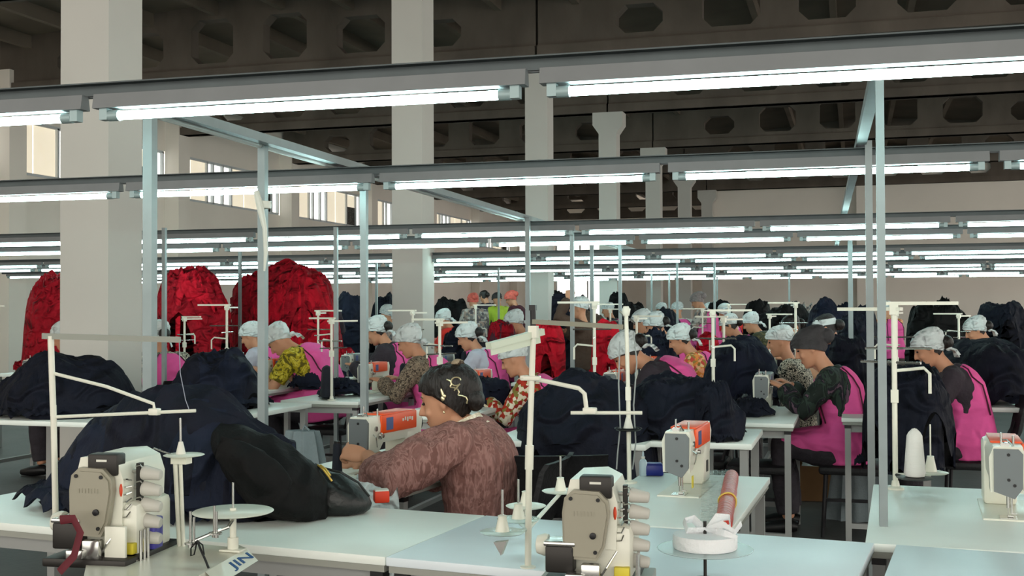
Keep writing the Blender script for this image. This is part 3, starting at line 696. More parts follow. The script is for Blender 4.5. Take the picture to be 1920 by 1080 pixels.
def heap(px, py, d, zb, size, m_, label, n=9, seed=1, rz=0.0, lean=0.0, cat='clothes pile', name='garment_heap', flat=1.0, rag=1.0, loc=None, amp=.12, fr=3.2, mats=None, group=None, res=1.0, over=0.0, pw=None):
    """heap of garments, base centre at pixel column px and depth d, bottom height zb: a mound with cloth pieces thrown over it;
    over > 0 lets the outer pieces hang below the base (over a table edge)"""
    p = fx(px, d, zb) if loc is None else V(loc); t = thing(name, p, rz, label, cat, group); rnd = random.Random(seed); w, dp, h = size
    pw = pw or ((2.8, .7) if h < max(w, dp) * .9 else (6.0, .5))
    so = V((seed * 5.1, seed * 2.7, seed)); a0, b0 = w / 2, dp / 2
    def dome(x, y):
        r = math.hypot(x / a0, y / b0) * (1 + .34 * noise.noise(V((x / a0, y / b0, 0)) * 1.3 + so)); r = min(r, 1.0)
        return h * (1 - r ** pw[0]) ** pw[1] * (1 + (.26 if h < w * .7 else .12) * noise.noise(V((x / a0, y / b0, 3)) * 1.7 + so)) * .90
    # mound
    nu, nv = int(100 * res), int(40 * res); mb = MB(); rings = []
    for k in range(nv + 1):
        q = 1 - (k / nv) ** 1.0; ring = []
        for i in range(nu):
            b = 2 * math.pi * i / nu; x, y = math.cos(b) * a0 * q, math.sin(b) * b0 * q
            wv = V((x, y, 0)) * (4.0 / max(w, dp)) + so; wv += V((noise.noise(wv), noise.noise(wv + so), 0)) * .7
            f = 1 - 2.4 * abs(noise.noise(V((wv.x * 1.0, wv.y * 2.4, b * .3)) * 1.3)); z = dome(x, y) + (.05 * f * min(h, .5) if k else 0); rg = (noise.ridged_multi_fractal(V((x, y * .8, z * 1.1)) * 5.0 + so, 1.0, 2.1, 3, 1.0, 2.0) - 1.1) * .022 * rag * min(1.0, h / .4 + .2)
            ring.append(V((x * (1 + rg * 2.2), y * (1 + rg * 2.2), max(z + rg * 1.2, 0.0))))
        rings.append(ring)
    mb.loft(rings); mb.build('garment', m_, t, 80)
    ns, nt = int(30 * res), int(18 * res); big = max(w, dp)
    for k in range(n):
        a = 2 * math.pi * (k + rnd.random() * .6) / n * 1.0; rr = rnd.uniform(.05, .75) if k else .1
        cx, cy = math.cos(a) * a0 * rr, math.sin(a) * b0 * rr; ang = rnd.uniform(0, math.pi); u = V((math.cos(ang), math.sin(ang))); v = V((-u.y, u.x))
        Ls, Ws = big * rnd.uniform(.30, .46), big * rnd.uniform(.13, .24); so2 = so * 1.7 + V((k * 3.3, k * 1.9, 0)); lay = .008 + .004 * k; amp2 = rag * rnd.uniform(.026, .046) * min(1.4, max(.6, h / .5)); nf = rnd.uniform(1.6, 3.2)
        top = []
        for i in range(ns + 1):
            s_ = -1 + 2 * i / ns; row = []
            for j in range(nt + 1):
                t_ = -1 + 2 * j / nt
                wob = noise.noise(V((s_ * 1.4, t_ * .6, 0)) + so2) * .35; sq = 1 - .35 * abs(noise.noise(V((s_ * 1.1, 0, 7)) + so2))
                x = cx + u.x * s_ * Ls + v.x * (t_ * Ws * sq + wob * Ws); y = cy + u.y * s_ * Ls + v.y * (t_ * Ws * sq + wob * Ws)
                e = math.hypot(x / a0, y / b0); z = dome(x, y)
                if e > .97: k_ = .97 / e; x2, y2 = x * (k_ * .6 + .4), y * (k_ * .6 + .4); z = max(0.004 - over * min(1.6, (e - .97) * 3.0), .004 if not over else -9); x, y = (x2, y2)
                ph = t_ * nf + 1.3 * noise.noise(V((s_ * 1.6, t_ * .8, 2)) + so2)
                fd = (1 - 2 * abs((ph % 1.0) - .5) * 1.0) ** 1.6
                fd2 = (1 - 2.2 * abs(noise.noise(V((s_ * 3.1, t_ * 2.2, 5)) + so2)))
                ed = max(0, 1 - (1 - abs(t_)) * 5) * .5 + max(0, 1 - (1 - abs(s_)) * 6) * .5
                row.append(V((x, y, max(z, -9) + lay * (1 - ed) + amp2 * (fd * .75 + fd2 * .55) * (1 - ed * .6))))
            top.append(row)
        mbs = MB(); W_ = nt + 1; vs = [q for r_ in top for q in r_]; N_ = len(vs); cen = V((0, 0, h * .3))
        vs2 = [q + ((cen - q).normalized() * .012) for q in vs]
        fs = []
        for i in range(ns):
            for j in range(nt):
                A_ = i * W_ + j; fs.append((A_, A_ + W_, A_ + W_ + 1, A_ + 1)); fs.append((N_ + A_, N_ + A_ + 1, N_ + A_ + W_ + 1, N_ + A_ + W_))
        for i in range(ns):
            for A_, B_ in ((i * W_, (i + 1) * W_), ((i + 1) * W_ + nt, i * W_ + nt)): fs.append((A_, N_ + A_, N_ + B_, B_))
        for j in range(nt):
            for A_, B_ in ((j + 1, j), (ns * W_ + j, ns * W_ + j + 1)): fs.append((A_, N_ + A_, N_ + B_, B_))
        mbs.add(vs + vs2, fs); mbs.build('garment', (mats or [m_])[k % len(mats or [m_])], t, 80)
    return t
# ================================================================== WORKERS AND THEIR STATIONS
P_beige = pmat('speckled beige print', [(66, 56, 48), (150, 132, 112), (96, 84, 74), (180, 164, 146)], 60, 'noise')
P_yellow = pmat('olive yellow print', [(92, 84, 18), (170, 152, 30), (206, 190, 70), (110, 98, 30)], 14, 'noise', dist=2)
P_dark = mat('dark plum knit', (50, 42, 50), .85, var=.2, vscale=12, bump=.3)
P_floral = pmat('cream shirt with red flowers', [(226, 212, 186), (236, 226, 204), (178, 52, 34), (132, 120, 60), (228, 214, 190), (150, 40, 30)], 40, 'voronoi')
P_orange = pmat('orange pink floral print', [(222, 132, 60), (232, 190, 140), (196, 70, 60), (236, 160, 120), (150, 120, 60)], 40, 'voronoi')
P_bw = pmat('black and white squiggle print', [(22, 22, 22), (216, 206, 186), (24, 24, 24)], 34, 'noise', dist=2.5, stops=[0, .48, .58])
P_forest = pmat('dark green and plum print', [(26, 34, 30), (44, 58, 50), (30, 30, 36), (96, 74, 88)], 12, 'noise', dist=2, stretch=(1, 1, .4), stops=[0, .45, .54, .64])
P_red = mat('red shirt', (206, 40, 30), .8, bump=.2)
P_grey = pmat('grey floral print', [(120, 118, 116), (180, 176, 170), (90, 86, 92), (160, 140, 130)], 24, 'voronoi')
P_camo = pmat('camouflage print', [(60, 62, 44), (96, 90, 62), (42, 40, 32)], 10, 'noise', dist=1.5)
P_lilac = mat('pale lilac blouse', (190, 190, 204), .8, bump=.2)
P_white = mat('white blouse', (214, 212, 206), .8, bump=.2)
greysc = mat('charcoal scarf cloth', (58, 56, 58), .8, var=.2, vscale=20, bump=.4)
greysc2 = mat('grey patterned scarf', (134, 124, 124), .8, var=.3, vscale=50)
peach = mat('coral scarf', (206, 96, 84), .8, var=.3, vscale=30)
G_FAR = 'far seated workers'
S1 = person(768, 612, 8.8, 'work', 'seated person in pink apron over speckled beige long sleeves', P_beige, True, hair=False, rz=R(-4))
S2 = person(707, 596, 10.6, 'work', 'seated person in pink apron over a dark plum top with tied black hair', P_dark, True, hair=True)
S3 = person(524, 615, 9.6, 'bent', 'seated person in pink apron over an olive yellow shirt bending over the machine', P_yellow, False, ztop=1.23)
S4 = person(470, 607, 11.0, 'work', 'seated person in a white kerchief before the red heaps', P_lilac, False)
S5 = person(297, 602, 9.6, 'upright', 'seated person in pink apron with black hair, back turned, beside the big white column', P_bw, False, hair=True, rz=R(-30))
S6 = person(610, 547, 16.5, 'stand', 'standing person in dark top and pink apron beside the large red heap', P_dark, True, rz=R(-70))
S7 = person(832, 582, 16.0, 'work', 'small seated person in a red shirt just past the tall white column', P_red, False, rz=R(-10))
S8 = person(877, 608, 10.4, 'work', 'seated person in white kerchief and pale lilac blouse beside navy cones', P_lilac, False, hair=True)
S9 = person(965, 584, 13.0, 'work', 'seated person in white kerchief and red shirt next to the burgundy heap', P_red, True)
S10 = person(964, 644, 7.7, 'work', 'seated person in a cream shirt with red flowers reaching to the machine', P_floral, True, head='cap', hair=False, ztop=1.16)
S11 = person(1086, 578, 11.5, 'lift', 'standing person lifting dark trousers high above the red heap', brownc, True, apron=None, head='cap')
S12 = person(1176, 636, 7.6, 'bent', 'seated person in white kerchief bent low behind the large navy heap', P_dark, True, hair=True, ztop=1.19)
S13 = person(1204, 583, 13.0, 'work', 'seated person in white kerchief with black bun under the white column', P_white, False, hair=True)
S14 = person(1228, 588, 11.8, 'work', 'seated person in white kerchief with dark brown sleeves behind the navy cloth slope', brownc, True, hair=True)
S15 = person(1275, 611, 9.7, 'work', 'seated person in an orange floral short sleeved shirt and white kerchief', P_orange, False, hair=True)
S16 = person(1308, 551, 17.5, 'stand', 'standing person in grey patterned scarf, grey sleeves and pink apron', P_grey, True, head='bunscarf', hmat=greysc2, rz=R(-15))
S17 = person(1368, 592, 13.4, 'work', 'seated person in white cap behind the bright red cloth', P_camo, False, head='cap', hair=True)
S18 = person(1408, 588, 14.6, 'work', 'seated person in camouflage top near the black heaps', P_camo, True, head='kerchief', apron=None, rz=R(-12))
S19 = person(1462, 612, 8.8, 'upright', 'seated person in a white knitted cap and black and white squiggle shirt', P_bw, False, apron=None, head='cap')
S20 = person(1520, 618, 7.2, 'hold', 'seated person in charcoal bun scarf and pink apron over a dark green print', P_forest, True, head='bunscarf', hmat=greysc)
S21 = person(1548, 592, 9.8, 'work', 'seated person in a white headband and pink apron over grey floral sleeves', P_grey, False, head='headband')
S22 = person(1484, 592, 11.6, 'work', 'seated person with dark hair tied in a white scrunchie', P_dark, True, head=None, hair=True, apron=None, rz=R(40))
S23 = person(1742, 640, 7.4, 'work', 'seated person in pink apron over dark sleeves past the steel post frame', P_dark, True, hair=True, ztop=1.24)
S24 = person(120, 606, 9.8, 'work', 'seated person in pink apron over camouflage sleeves on the window side of the big column', P_camo, True, hair=True)
S25 = person(1830, 596, 11.0, 'work', 'seated person in white kerchief at the open end of the hall', P_white, False, hair=True)
for k, (px, py, d, sh, hd, hm, ap) in enumerate([
        (908, 546, 24.0, P_dark, None, None, None), (932, 551, 22.5, mat('neon vest', (190, 220, 70), .7), 'cap', greysc, None), (958, 548, 21.0, burg, 'bunscarf', peach, None),
        (887, 553, 20.0, P_grey, 'bunscarf', peach, None), (1064, 560, 18.4, P_dark, 'cap', whitec, pinkap), (1240, 556, 24.0, P_grey, 'cap', whitec, pinkap),
        (1270, 566, 21.0, P_white, 'cap', whitec, pinkap), (1330, 560, 23.0, P_white, 'kerchief', whitec, pinkap), (1358, 570, 18.0, P_red, 'kerchief', whitec, pinkap),
        (1485, 556, 23.0, P_white, 'cap', whitec, None), (1660, 556, 20.0, P_orange, 'cap', whitec, pinkap), (560, 560, 21.0, P_white, 'cap', whitec, pinkap),
        (725, 572, 18.5, P_grey, 'kerchief', whitec, None), (1140, 566, 22.0, P_dark, 'cap', whitec, pinkap), (1000, 566, 22.0, P_white, 'kerchief', whitec, pinkap)]):
    person(px, py, d, 'stand' if py < 556 else 'upright', ['tiny person with bare dark hair between far lamp posts', 'tiny person in a neon yellow vest deep in the hall', 'tiny person in coral scarf and burgundy top deep in the hall', 'tiny person in coral scarf and grey print deep in the hall',
           'small person in white cap before the far glazed door', 'small standing person in white cap by the third column', 'small person in white cap and white blouse behind the second column', 'small person in white kerchief behind the grey scarf person', 'small person in red shirt behind the cloth tables',
           'small standing person in white cap among the black heaps', 'small person in orange floral shirt behind the steel frame posts', 'small person in white cap hidden between the red heaps', 'small person in grey print behind the big column', 'small person in dark top and white cap before the far columns', 'small person in white kerchief beside the second column'][k],
           sh, bool(k % 2), ap, hd, hm or whitec, hair=hd is None, rz=R(random.uniform(-60, 20)))
# ---- stations: table in front of each seated person, machine on it, thread stand on its corner, chair below
def front(t, fx_, side=0.0):
    M = Matrix.Rotation(t.rotation_euler.z, 3, 'Z'); return t.location + M @ V((fx_, side, 0))
ST = [(S1, 'the speckled beige sleeved person', 1), (S2, 'the person in the dark plum top', 1), (S3, 'the person in the olive yellow shirt', 1), (S4, 'the person before the red heaps', 1), (S8, 'the person in the pale lilac blouse', 1),
      (S9, 'the person by the burgundy heap', 0), (S10, 'the person in the flowered cream shirt', 1), (S13, 'the person with the black bun', 0), (S14, 'the person with dark brown sleeves', 0), (S15, 'the person in the orange floral shirt', 1),
      (S17, 'the person behind the red cloth', 0), (S18, 'the person in camouflage', 0), (S19, 'the person in the white knitted cap', 1), (S20, 'the person in the charcoal bun scarf', 1), (S21, 'the person in the white headband', 1), (S7, 'the small person in the red shirt', 0),
      (S23, 'the person past the steel frame', 1), (S24, 'the person on the window side of the column', 1), (S25, 'the person at the open end', 0), (S5, 'the person beside the big white column', 1), (S12, 'the person bent low', 1), (S22, 'the person with the white scrunchie', 0)]
conem = [thread_navy, thread_navy, thread_white, thread_yellow]
for i, (t, who, near) in enumerate(ST):
    wd = .60 if t is S1 else .50; c = front(t, -.60 if t is S1 else -.53); ty = c.y - .30
    tb = table((c.x, ty, 0), 0, wd, 1.12, 'white topped sewing table in front of ' + who)
    m_ = thing('sewing_machine', (c.x + .02, c.y + .06, .736), 0.0, 'cream sewing machine before ' + who, 'sewing machine', sc=.82)
    machine_parts(m_, bool(near), panel=orange if i % 3 != 1 else greyplate)
    thread_stand((c.x + (.06 if t is not S20 else -.2), ty - .48, .75), R(20 * (i % 3) - 20), 'cream thread stand on the table of ' + who, .58 + .05 * (i % 3),
                 arms=(0, 100) if i % 2 else (180, 80), flip=1 if i % 2 else -1, ch=.21 if t is S1 else .15, cr=.05 if t is S1 else .036, cones=[(-.07, .03, .012, conem[i % 4]), (-.13 - (.02 if t is S1 else 0), .10, .012, thread_navy)])
    if near:
        s = t.location; chair((s.x + .03, s.y, 0), t.rotation_euler.z, 'black work chair under ' + who)
# ================================================================== HEAPS OF GARMENTS
def rack(px, d, zb, w, dp, label):
    p = fx(px, d); t = thing('cloth_table', p, 0, label, 'table')
    MB().box((0, 0, zb - .015), (w, dp, .03), bev=.004).build('table_top', tabletop, t)
    for ax in (-1, 1):
        for ay in (-1, 1): MB().box((ax * (w / 2 - .04), ay * (dp / 2 - .04), (zb - .03) / 2), (.04, .04, zb - .03)).build('leg', tframe, t, None)
    return t
heap(362, 0, 12.6, .78, (.95, .85, .96), redc, 'tall crumpled red garment heap next to the big white column', 14, 3, cat='clothes pile', rag=1.9, mats=[redc, redc, redc2], pw=(4.5, .55))
rack(362, 12.6, .78, 1.0, .9, 'cloth table under the tall red heap next to the column')
heap(545, 0, 13.6, .75, (1.5, 1.0, 1.08), redc, 'wide crumpled red garment heap behind the yellow shirted person', 18, 5, rag=1.9, mats=[redc, redc2, redc], pw=(4.5, .55))
rack(545, 13.6, .75, 1.4, 1.1, 'cloth table under the wide red heap')
heap(120, 0, 12.0, .75, (.9, .8, .95), redc, 'red garment heap on the window side of the big column', 12, 8, rag=1.9, pw=(4.5, .55))
rack(120, 12.0, .75, 1.0, .9, 'cloth table under the red heap on the window side')
heap(1138, 0, 10.6, .75, (.30, .4, .50), redc2, 'small bright red garment heap behind the bent low person', 8, 9, rag=1.2)
rack(1138, 10.6, .75, .5, .6, 'cloth table under the small bright red heap')
heap(1026, 0, 10.2, .75, (.32, .4, .48), redc2, 'small red garment heap behind the flowered cream shirt', 8, 11, rag=1.2)
rack(1026, 10.2, .75, .5, .6, 'cloth table under the red heap behind the flowered shirt')
heap(1328, 0, 12.6, .75, (.30, .4, .36), redc2, 'bright red cloth bundle at the person in white cap', 6, 13)
rack(1328, 12.6, .75, .5, .6, 'cloth table under the bright red bundle')
heap(940, 0, 12.4, .75, (.34, .5, .48), burg, 'burgundy garment heap near the red shirted person', 8, 15, mats=[burg, redc])
rack(940, 12.4, .75, .6, .7, 'cloth table under the burgundy heap')
# navy heaps on the tables in the middle
heap(408, 0, 7.6, .75, (.60, .8, .34), navy, 'navy garment heap on the table before the yellow shirted person', 10, 21, mats=[navy, navy2])
rack(430, 7.6, .75, .75, .9, 'white cloth table under the navy heap left of the second post')
heap(1098, 0, 5.9, .74, (.70, .84, .29), navy, 'large navy garment heap behind the cream thread pole', 16, 23, mats=[navy, navy], over=.35, pw=(1.9, .95))
rack(1084, 5.95, .74, .8, .62, 'white cloth table under the large navy heap')
heap(1272, 0, 6.0, .74, (.68, .7, .27), navy, 'broad navy garment heap beside the bent low person', 12, 27)
rack(1272, 6.0, .74, .8, .7, 'white cloth table under the broad navy heap')
heap(1340, 0, 5.75, .74, (.30, .3, .26), navy, 'round bundle of navy garments with a white tag', 6, 29)
heap(1385, 0, 8.2, .74, (.56, .7, .42), navy2, 'navy garment heap behind the grey plated machine', 10, 31)
heap(1236, 0, 10.1, .0, (.40, .5, 1.2), navy2, 'sloping navy cloth beside the orange floral shirt', 6, 33)
heap(1590, 0, 8.0, .55, (.30, .5, .62), navy, 'dark navy heap behind the pink apron with the chair', 8, 35)
heap(640, 0, 8.55, .75, (.36, .3, .10), navy2, 'navy cloth lying on the table with two navy cones', 6, 37)
heap(905, 0, 7.8, .75, (.36, .5, .16), navy2, 'navy cloth lying before the flowered cream shirt', 6, 39)
heap(1405, 0, 6.9, .75, (.30, .25, .07), navy, 'flat navy cloth on the table of the charcoal bun scarf person', 5, 41)
heap(852, 0, 12.6, .0, (.3, .5, 1.2), navy, 'navy heap past the tall white column', 6, 43)
heap(596, 0, 9.5, .75, (.40, .5, .20), navy2, 'navy cloth behind the yellow shirted person', 7, 45)
heap(1700, 0, 6.4, .50, (.5, .6, .55), navy, 'navy heap under the cream thread poles past the frame', 8, 47)
heap(130, 0, 7.2, .75, (.9, .8, .34), navy, 'navy heap on the window side of the post frame', 10, 49)
rack(130, 7.2, .75, 1.0, .9, 'cloth table under the navy heap on the window side')
heap(1850, 0, 7.8, .75, (.8, .8, .4), navy, 'navy heap at the open end of the hall', 10, 51)
rack(1850, 7.8, .75, .9, .9, 'cloth table under the navy heap at the open end')
# far heaps
for k, (px, py, d, w, m_, lab) in enumerate([(652, 543, 20, .62, navy2, 'blue navy heap behind the red heaps'), (722, 548, 20.5, .5, navy, 'dark heap behind the steel post near the big column'), (845, 552, 21.6, .8, blackc, 'black heap past the tall column'), (1048, 545, 24, .5, blackc, 'black heap under the far glazed door'),
        (1090, 553, 23.5, .45, navy, 'dark heap before the far glazed door'), (1160, 545, 23.5, .55, blackc, 'tall black heap before the third column'), (1190, 560, 17, .5, blackc, 'black heap beside the tall black heap'), (1352, 558, 21, .5, blackc, 'round black heap on the far cloth tables'),
        (1420, 558, 21, .55, blackc, 'black heap beside the round black heap'), (1475, 566, 19, 1.0, blackc, 'wide black heap below the far wall'), (1556, 560, 16, .75, navy2, 'stack of folded navy garments by the far wall'), (1610, 575, 14, .6, navy, 'dark navy heap behind the slim post'), (1760, 560, 16, .9, blackc, 'black heap at the open end by the far wall'), (1880, 560, 18, .9, navy, 'navy heap at the far open end'),
        (1512, 570, 20, .4, P_grey, 'patterned cloth heap by the far wall'), (1250, 575, 19, .5, navy, 'dark heap under the fourth column'), (180, 560, 18, .9, navy, 'dark heap by the window wall'), (1110, 585, 15, .4, brownc, 'brown cloth heap near the lifted trousers')]):
    zt = pd(px, py, d).z; heap(px, 0, d, .0, (w, .8, max(.6, zt)), m_, lab, 7, 60 + k, amp=.1)
# ================================================================== FOREGROUND
def place(t, p): return V(p) - t.location
def text_mesh(s, size, ext=.0006, m_=None, name='lettering', bold=True):
    cu = bpy.data.curves.new('txt', 'FONT'); cu.body = s; cu.size = size; cu.extrude = ext; cu.align_x = 'CENTER'; cu.align_y = 'CENTER'
    if bold: cu.offset = size * .008
    o = bpy.data.objects.new('txt', cu); COL.objects.link(o); dg = bpy.context.evaluated_depsgraph_get(); dg.update()
    me = bpy.data.meshes.new_from_object(o.evaluated_get(dg)); bpy.data.objects.remove(o); me.materials.clear(); me.materials.append(m_); me.name = name; return me
# ---- the long white tables across the front
TA, TB = pz(697, 951, .75), pz(1640, 1018, .75)
TU = (TB - TA); TU.z = 0; TU = TU.normalized(); TV = V((-TU.y, TU.x, 0)); TRZ = math.atan2(TU.y, TU.x)
fr_ = pz(720, 1044, .75); TDEP = abs((fr_ - TA).dot(TV))
def tx(px, py): return (pz(px, py, .75) - TA).dot(TU)
seam = (tx(751, 1050) + tx(878, 965)) / 2; xr = tx(1640, 1018)
def long_table(x0, x1, label, top):
    c = TA + TU * ((x0 + x1) / 2) - TV * (TDEP / 2); c.z = 0
    return table(c, TRZ, x1 - x0 - .002, TDEP, label, top=top)
long_table(seam - 1.75, seam, 'long white sewing table under the black bag and navy heap', tabletop)
long_table(seam, xr, 'long bluish white sewing table under the disc of white tape', tableblue)
long_table(xr + .055, xr + 1.2, 'white sewing table past the steel post with the gap', tableblue)

# ---- overlock machine: cover plate at the -y end, tension knobs on the +x side
greasy = mat('greasy cream enamel', (196, 194, 176), .4, var=.18, vscale=18)
def overlock(loc, rz, label, sc=1.0, strap=False):
    t = thing('overlock_machine', loc, rz, label, 'sewing machine', sc=sc)
    MB().box((.0, .02, .012), (.24, .30, .024), bev=.006).build('base', darkmetal, t)
    MB().box((.03, .05, .085), (.16, .20, .15), bev=.02).build('lower_body', cream, t)
    MB().loft([[V((x, y, z)) for x, z in ((-.055, .10), (.07, .10), (.075, .22), (.06, .265), (.02, .285), (-.05, .28), (-.06, .24))] for y in (-.06, .02, .14, .17)]).build('upper_body', cream, t)
    pl = [(-.056, -.05), (-.042, -.085), (.03, -.088), (.048, -.055), (.062, .03), (.058, .062), (.036, .085), (-.03, .088), (-.052, .068), (-.058, .03)]
    M = Matrix.Translation((-.008, -.065, .165)) @ Matrix.Rotation(R(90), 4, 'X')
    cp = MB().prism([(x * 1.04, y * 1.04) for x, y in pl], .02, M).prism([(x * .94, y * .94) for x, y in pl], .026, M).build('cover_plate', beigeplate, t, 50)
    for x, y in ((-.036, .070), (.036, .068), (-.036, -.066), (.028, -.068)): MB().lathe([(.0052, 0), (.0052, .004)], (-.008 + x, -.0905, .165 + y), 10, ax=(0, -1, 0)).build('screw', blackpl, cp)
    MB().lathe([(.0085, 0), (.0085, .006), (.005, .007)], (.014, -.0905, .14), 14, ax=(0, -1, 0)).build('knob', blackpl, cp)
    em = MB()
    for k in range(7): em.box((-.036 + k * .009, -.0915, .196 + .001 * (k % 2)), (.0022, .002, .012))
    em.build('embossing', beigeplate, cp, None)
    MB().box((.018, -.045, .262), (.086, .05, .058), bev=.006).build('top_cover', darkmetal, t)
    MB().box((.018, -.0715, .274), (.03, .002, .006)).build('top_label', whitepl, t, None)
    MB().ell((.068, -.052, .195), (.006, .014, .022)).build('badge', mat('orange red badge', (206, 70, 40), .4), t)
    for k in range(5):
        z = .235 - .043 * k; kb = MB().lathe([(.019, 0), (.021, .006), (.0195, .012), (.015, .048), (.012, .052), (.006, .053)], (.10, .0, z), 16, ax=(1, 0, -.12)).build('tension_knob', mat('pale grey knob', (188, 186, 178), .5), t)
        MB().cyl((.07, 0, z + .003), (.102, 0, z), .006, n=8).tube([(.085, -.012, z + .018), (.1, -.016, z + .022), (.105, -.01, z + .012)], .002, 6).build('knob_stem', chrome, kb)
    MB().box((.088, .004, .15), (.012, .02, .22)).build('tension_plate', darkmetal, t, None)
    g = MB()
    for k in range(6): a = .02 * k; g.tube([(.065, -.05 + .01 * (k % 3), .12 + a), (.085, -.062, .125 + a), (.09, -.045, .14 + a * .8)], .0022, 6)
    g.tube([(.03, -.09, .03), (.05, -.1, .06), (.075, -.08, .10)], .003, 6); g.build('thread_guide', chrome, t)
    MB().box((-.075, -.06, .075), (.075, .07, .07), bev=.006).build('cutter_box', darkmetal, t); MB().box((-.075, -.055, .115), (.085, .08, .012), bev=.004).build('cloth_plate', chrome, t)
    MB().lathe([(.028, 0), (.03, .01), (.024, .03), (.01, .034)], (-.115, -.03, .10), 16, ax=(-1, 0, 0)).build('handwheel', cream, t)
    MB().box((.01, -.10, .045), (.05, .03, .05), bev=.005).cyl((.012, -.105, .07), (.012, -.105, .03), .006).box((-.03, -.10, .03), (.05, .05, .03), bev=.004).build('presser_block', chrome, t)
    MB().box((.085, -.05, .04), (.04, .03, .03), bev=.003).build('warning_tag', stickery, t)
    for k in range(3): MB().cyl((.125, -.06 + .02 * k, .0), (.125, -.06 + .02 * k, .09), .004, n=8).build('lever', chrome, t)
    return t
oc = pz(1112, 1112, .75)
oc_ = overlock((oc.x, oc.y, .776), R(4), 'overlock machine with a beige cover plate and five pale knobs on the front table', .85)
MB().box((0, .02, -.0135), (.30, .36, .027), bev=.004).build('riser', tabledge, oc_)
ol = pd(205, 1010, 2.92); ol.z = .76
o2 = overlock((ol.x, ol.y, .77), R(6), 'cream overlock machine with grimy knobs and a dark red strap', .93)
MB().tube([(-.05, -.155, .13), (-.01, -.16, .135), (.01, -.16, .10), (-.005, -.165, .04), (-.04, -.175, .0)], [(.012, .003)] * 5, 8, up=(0, 1, 0)).build('strap', mat('dark red strap', (92, 22, 34), .7), o2)
MB().box((.125, .02, .07), (.022, .05, .085), bev=.005).build('side_block', mat('violet blue plastic', (66, 62, 150), .4), o2)
MB().box((.07, -.09, .06), (.06, .012, .09), bev=.003).box((.09, -.06, .012), (.06, .05, .024), bev=.01).build('looper_cover', cream, o2)

# ---- raised machine board with the blue lettering
bq = [pz(x, y, .779) for x, y in ((170, 1018), (330, 1016), (462, 1028), (424, 1050), (385, 1072), (300, 1122), (150, 1115))]
bd = thing('machine_board', (bq[2].x, bq[2].y, .75), 0, 'white machine board with blue letters under the grimy overlock', 'board')
loc = [q - bd.location for q in bq]
MB().prism([(q.x, q.y) for q in loc][::-1], .025, Matrix.Translation((0, 0, .004))).build('board_top', cream, bd, None)
MB().prism([(q.x * .985, q.y * .985) for q in loc][::-1], .006, Matrix.Translation((0, 0, 0))).build('board_skirt', tabledge, bd, None)
a_, b_ = pz(427, 1060, .78), pz(465, 1041, .78); dv = b_ - a_
wq = [pz(*q, z_) - bd.location for q, z_ in (((385, 1072), .779), ((462, 1028), .779), ((484, 1051), .752), ((410, 1098), .752))]
MB().add(wq + [q + V((-.05, .05, -.004)) for k_, q in enumerate(wq)], [(3, 2, 1, 0), (4, 5, 6, 7), (0, 1, 5, 4), (1, 2, 6, 5), (2, 3, 7, 6), (3, 0, 4, 7)]).build('sloping_rim', cream, bd, None)
ex = (wq[1] - wq[0]).normalized(); ez = ex.cross(wq[0] - wq[3]).normalized(); ey = ez.cross(ex)
lt = link('lettering', text_mesh('JIN', .052, m_=mat('blue lettering', (16, 78, 140), .5)), bd); lt.matrix_local = Matrix.Translation(wq[0].lerp(wq[1], .72).lerp(wq[3].lerp(wq[2], .72), .5) + ez * .001) @ Matrix((ex, ey, ez)).transposed().to_4x4() @ Matrix.Diagonal((2.1, .62, 1, 1))

# ---- white disc stand with pins on the board
dd = pz(437, 1033, .78); ds = thing('tape_disc_stand', dd, 0, 'plain white tape disc stand with steel pins and a black ribbon', 'stand')
MB().box((0, 0, .003), (.06, .04, .006), bev=.002).cyl((0, 0, 0), (0, 0, .11), .0085).cyl((0, 0, 0), (0, 0, .035), .014).build('stem', cream, ds)
MB().lathe([(.006, 0), (.10, .001), (.103, .003), (.10, .005), (.006, .006)], (0, 0, .098), 40).build('disc', cream, ds)
MB().cyl((0, 0, .10), (0, 0, .175), .0028, n=8).build('pin', chrome, ds)
p1, p2, p3 = [pd(x, y, dd_) - dd for x, y, dd_ in ((438, 985, 2.86), (402, 998, 2.82), (357, 1017, 2.78))]
MB().tube([V((0, 0, .08)), p1.lerp(p2, .3), p2, p3], .0042, 8).build('side_rod', chrome, ds)
for q, hh in ((p2, .065), (p2 + V((.008, -.004, 0)), .052), (p3, .075), (p3 + V((.006, .006, 0)), .06)):
    MB().cyl(q, q + V((0, 0, hh)), .0035, n=8).cyl(q + V((0, 0, -.012)), q, .006, n=8).lathe([(.014, -.004), (.014, .0), (.006, .002)], q, 12).build('pin', chrome, ds)
rb = p3 + V((.02, -.004, -.004))
ribm = mat('black ribbon', (10, 10, 12), .6)
rp = [pd(x, y, 2.76) - dd for x, y in ((370, 1014), (376, 1030), (386, 1052), (396, 1078), (402, 1095))]
MB().tube(rp, [(.0045, .0016)] * 5, 8).build('ribbon', ribm, ds)
MB().tube([pd(x, y, 2.765) - dd for x, y in ((370, 1013), (358, 1028), (358, 1042), (364, 1040), (370, 1014), (380, 1022), (383, 1040), (379, 1036), (371, 1014))], [(.004, .0015)] * 9, 8).build('ribbon', ribm, ds)

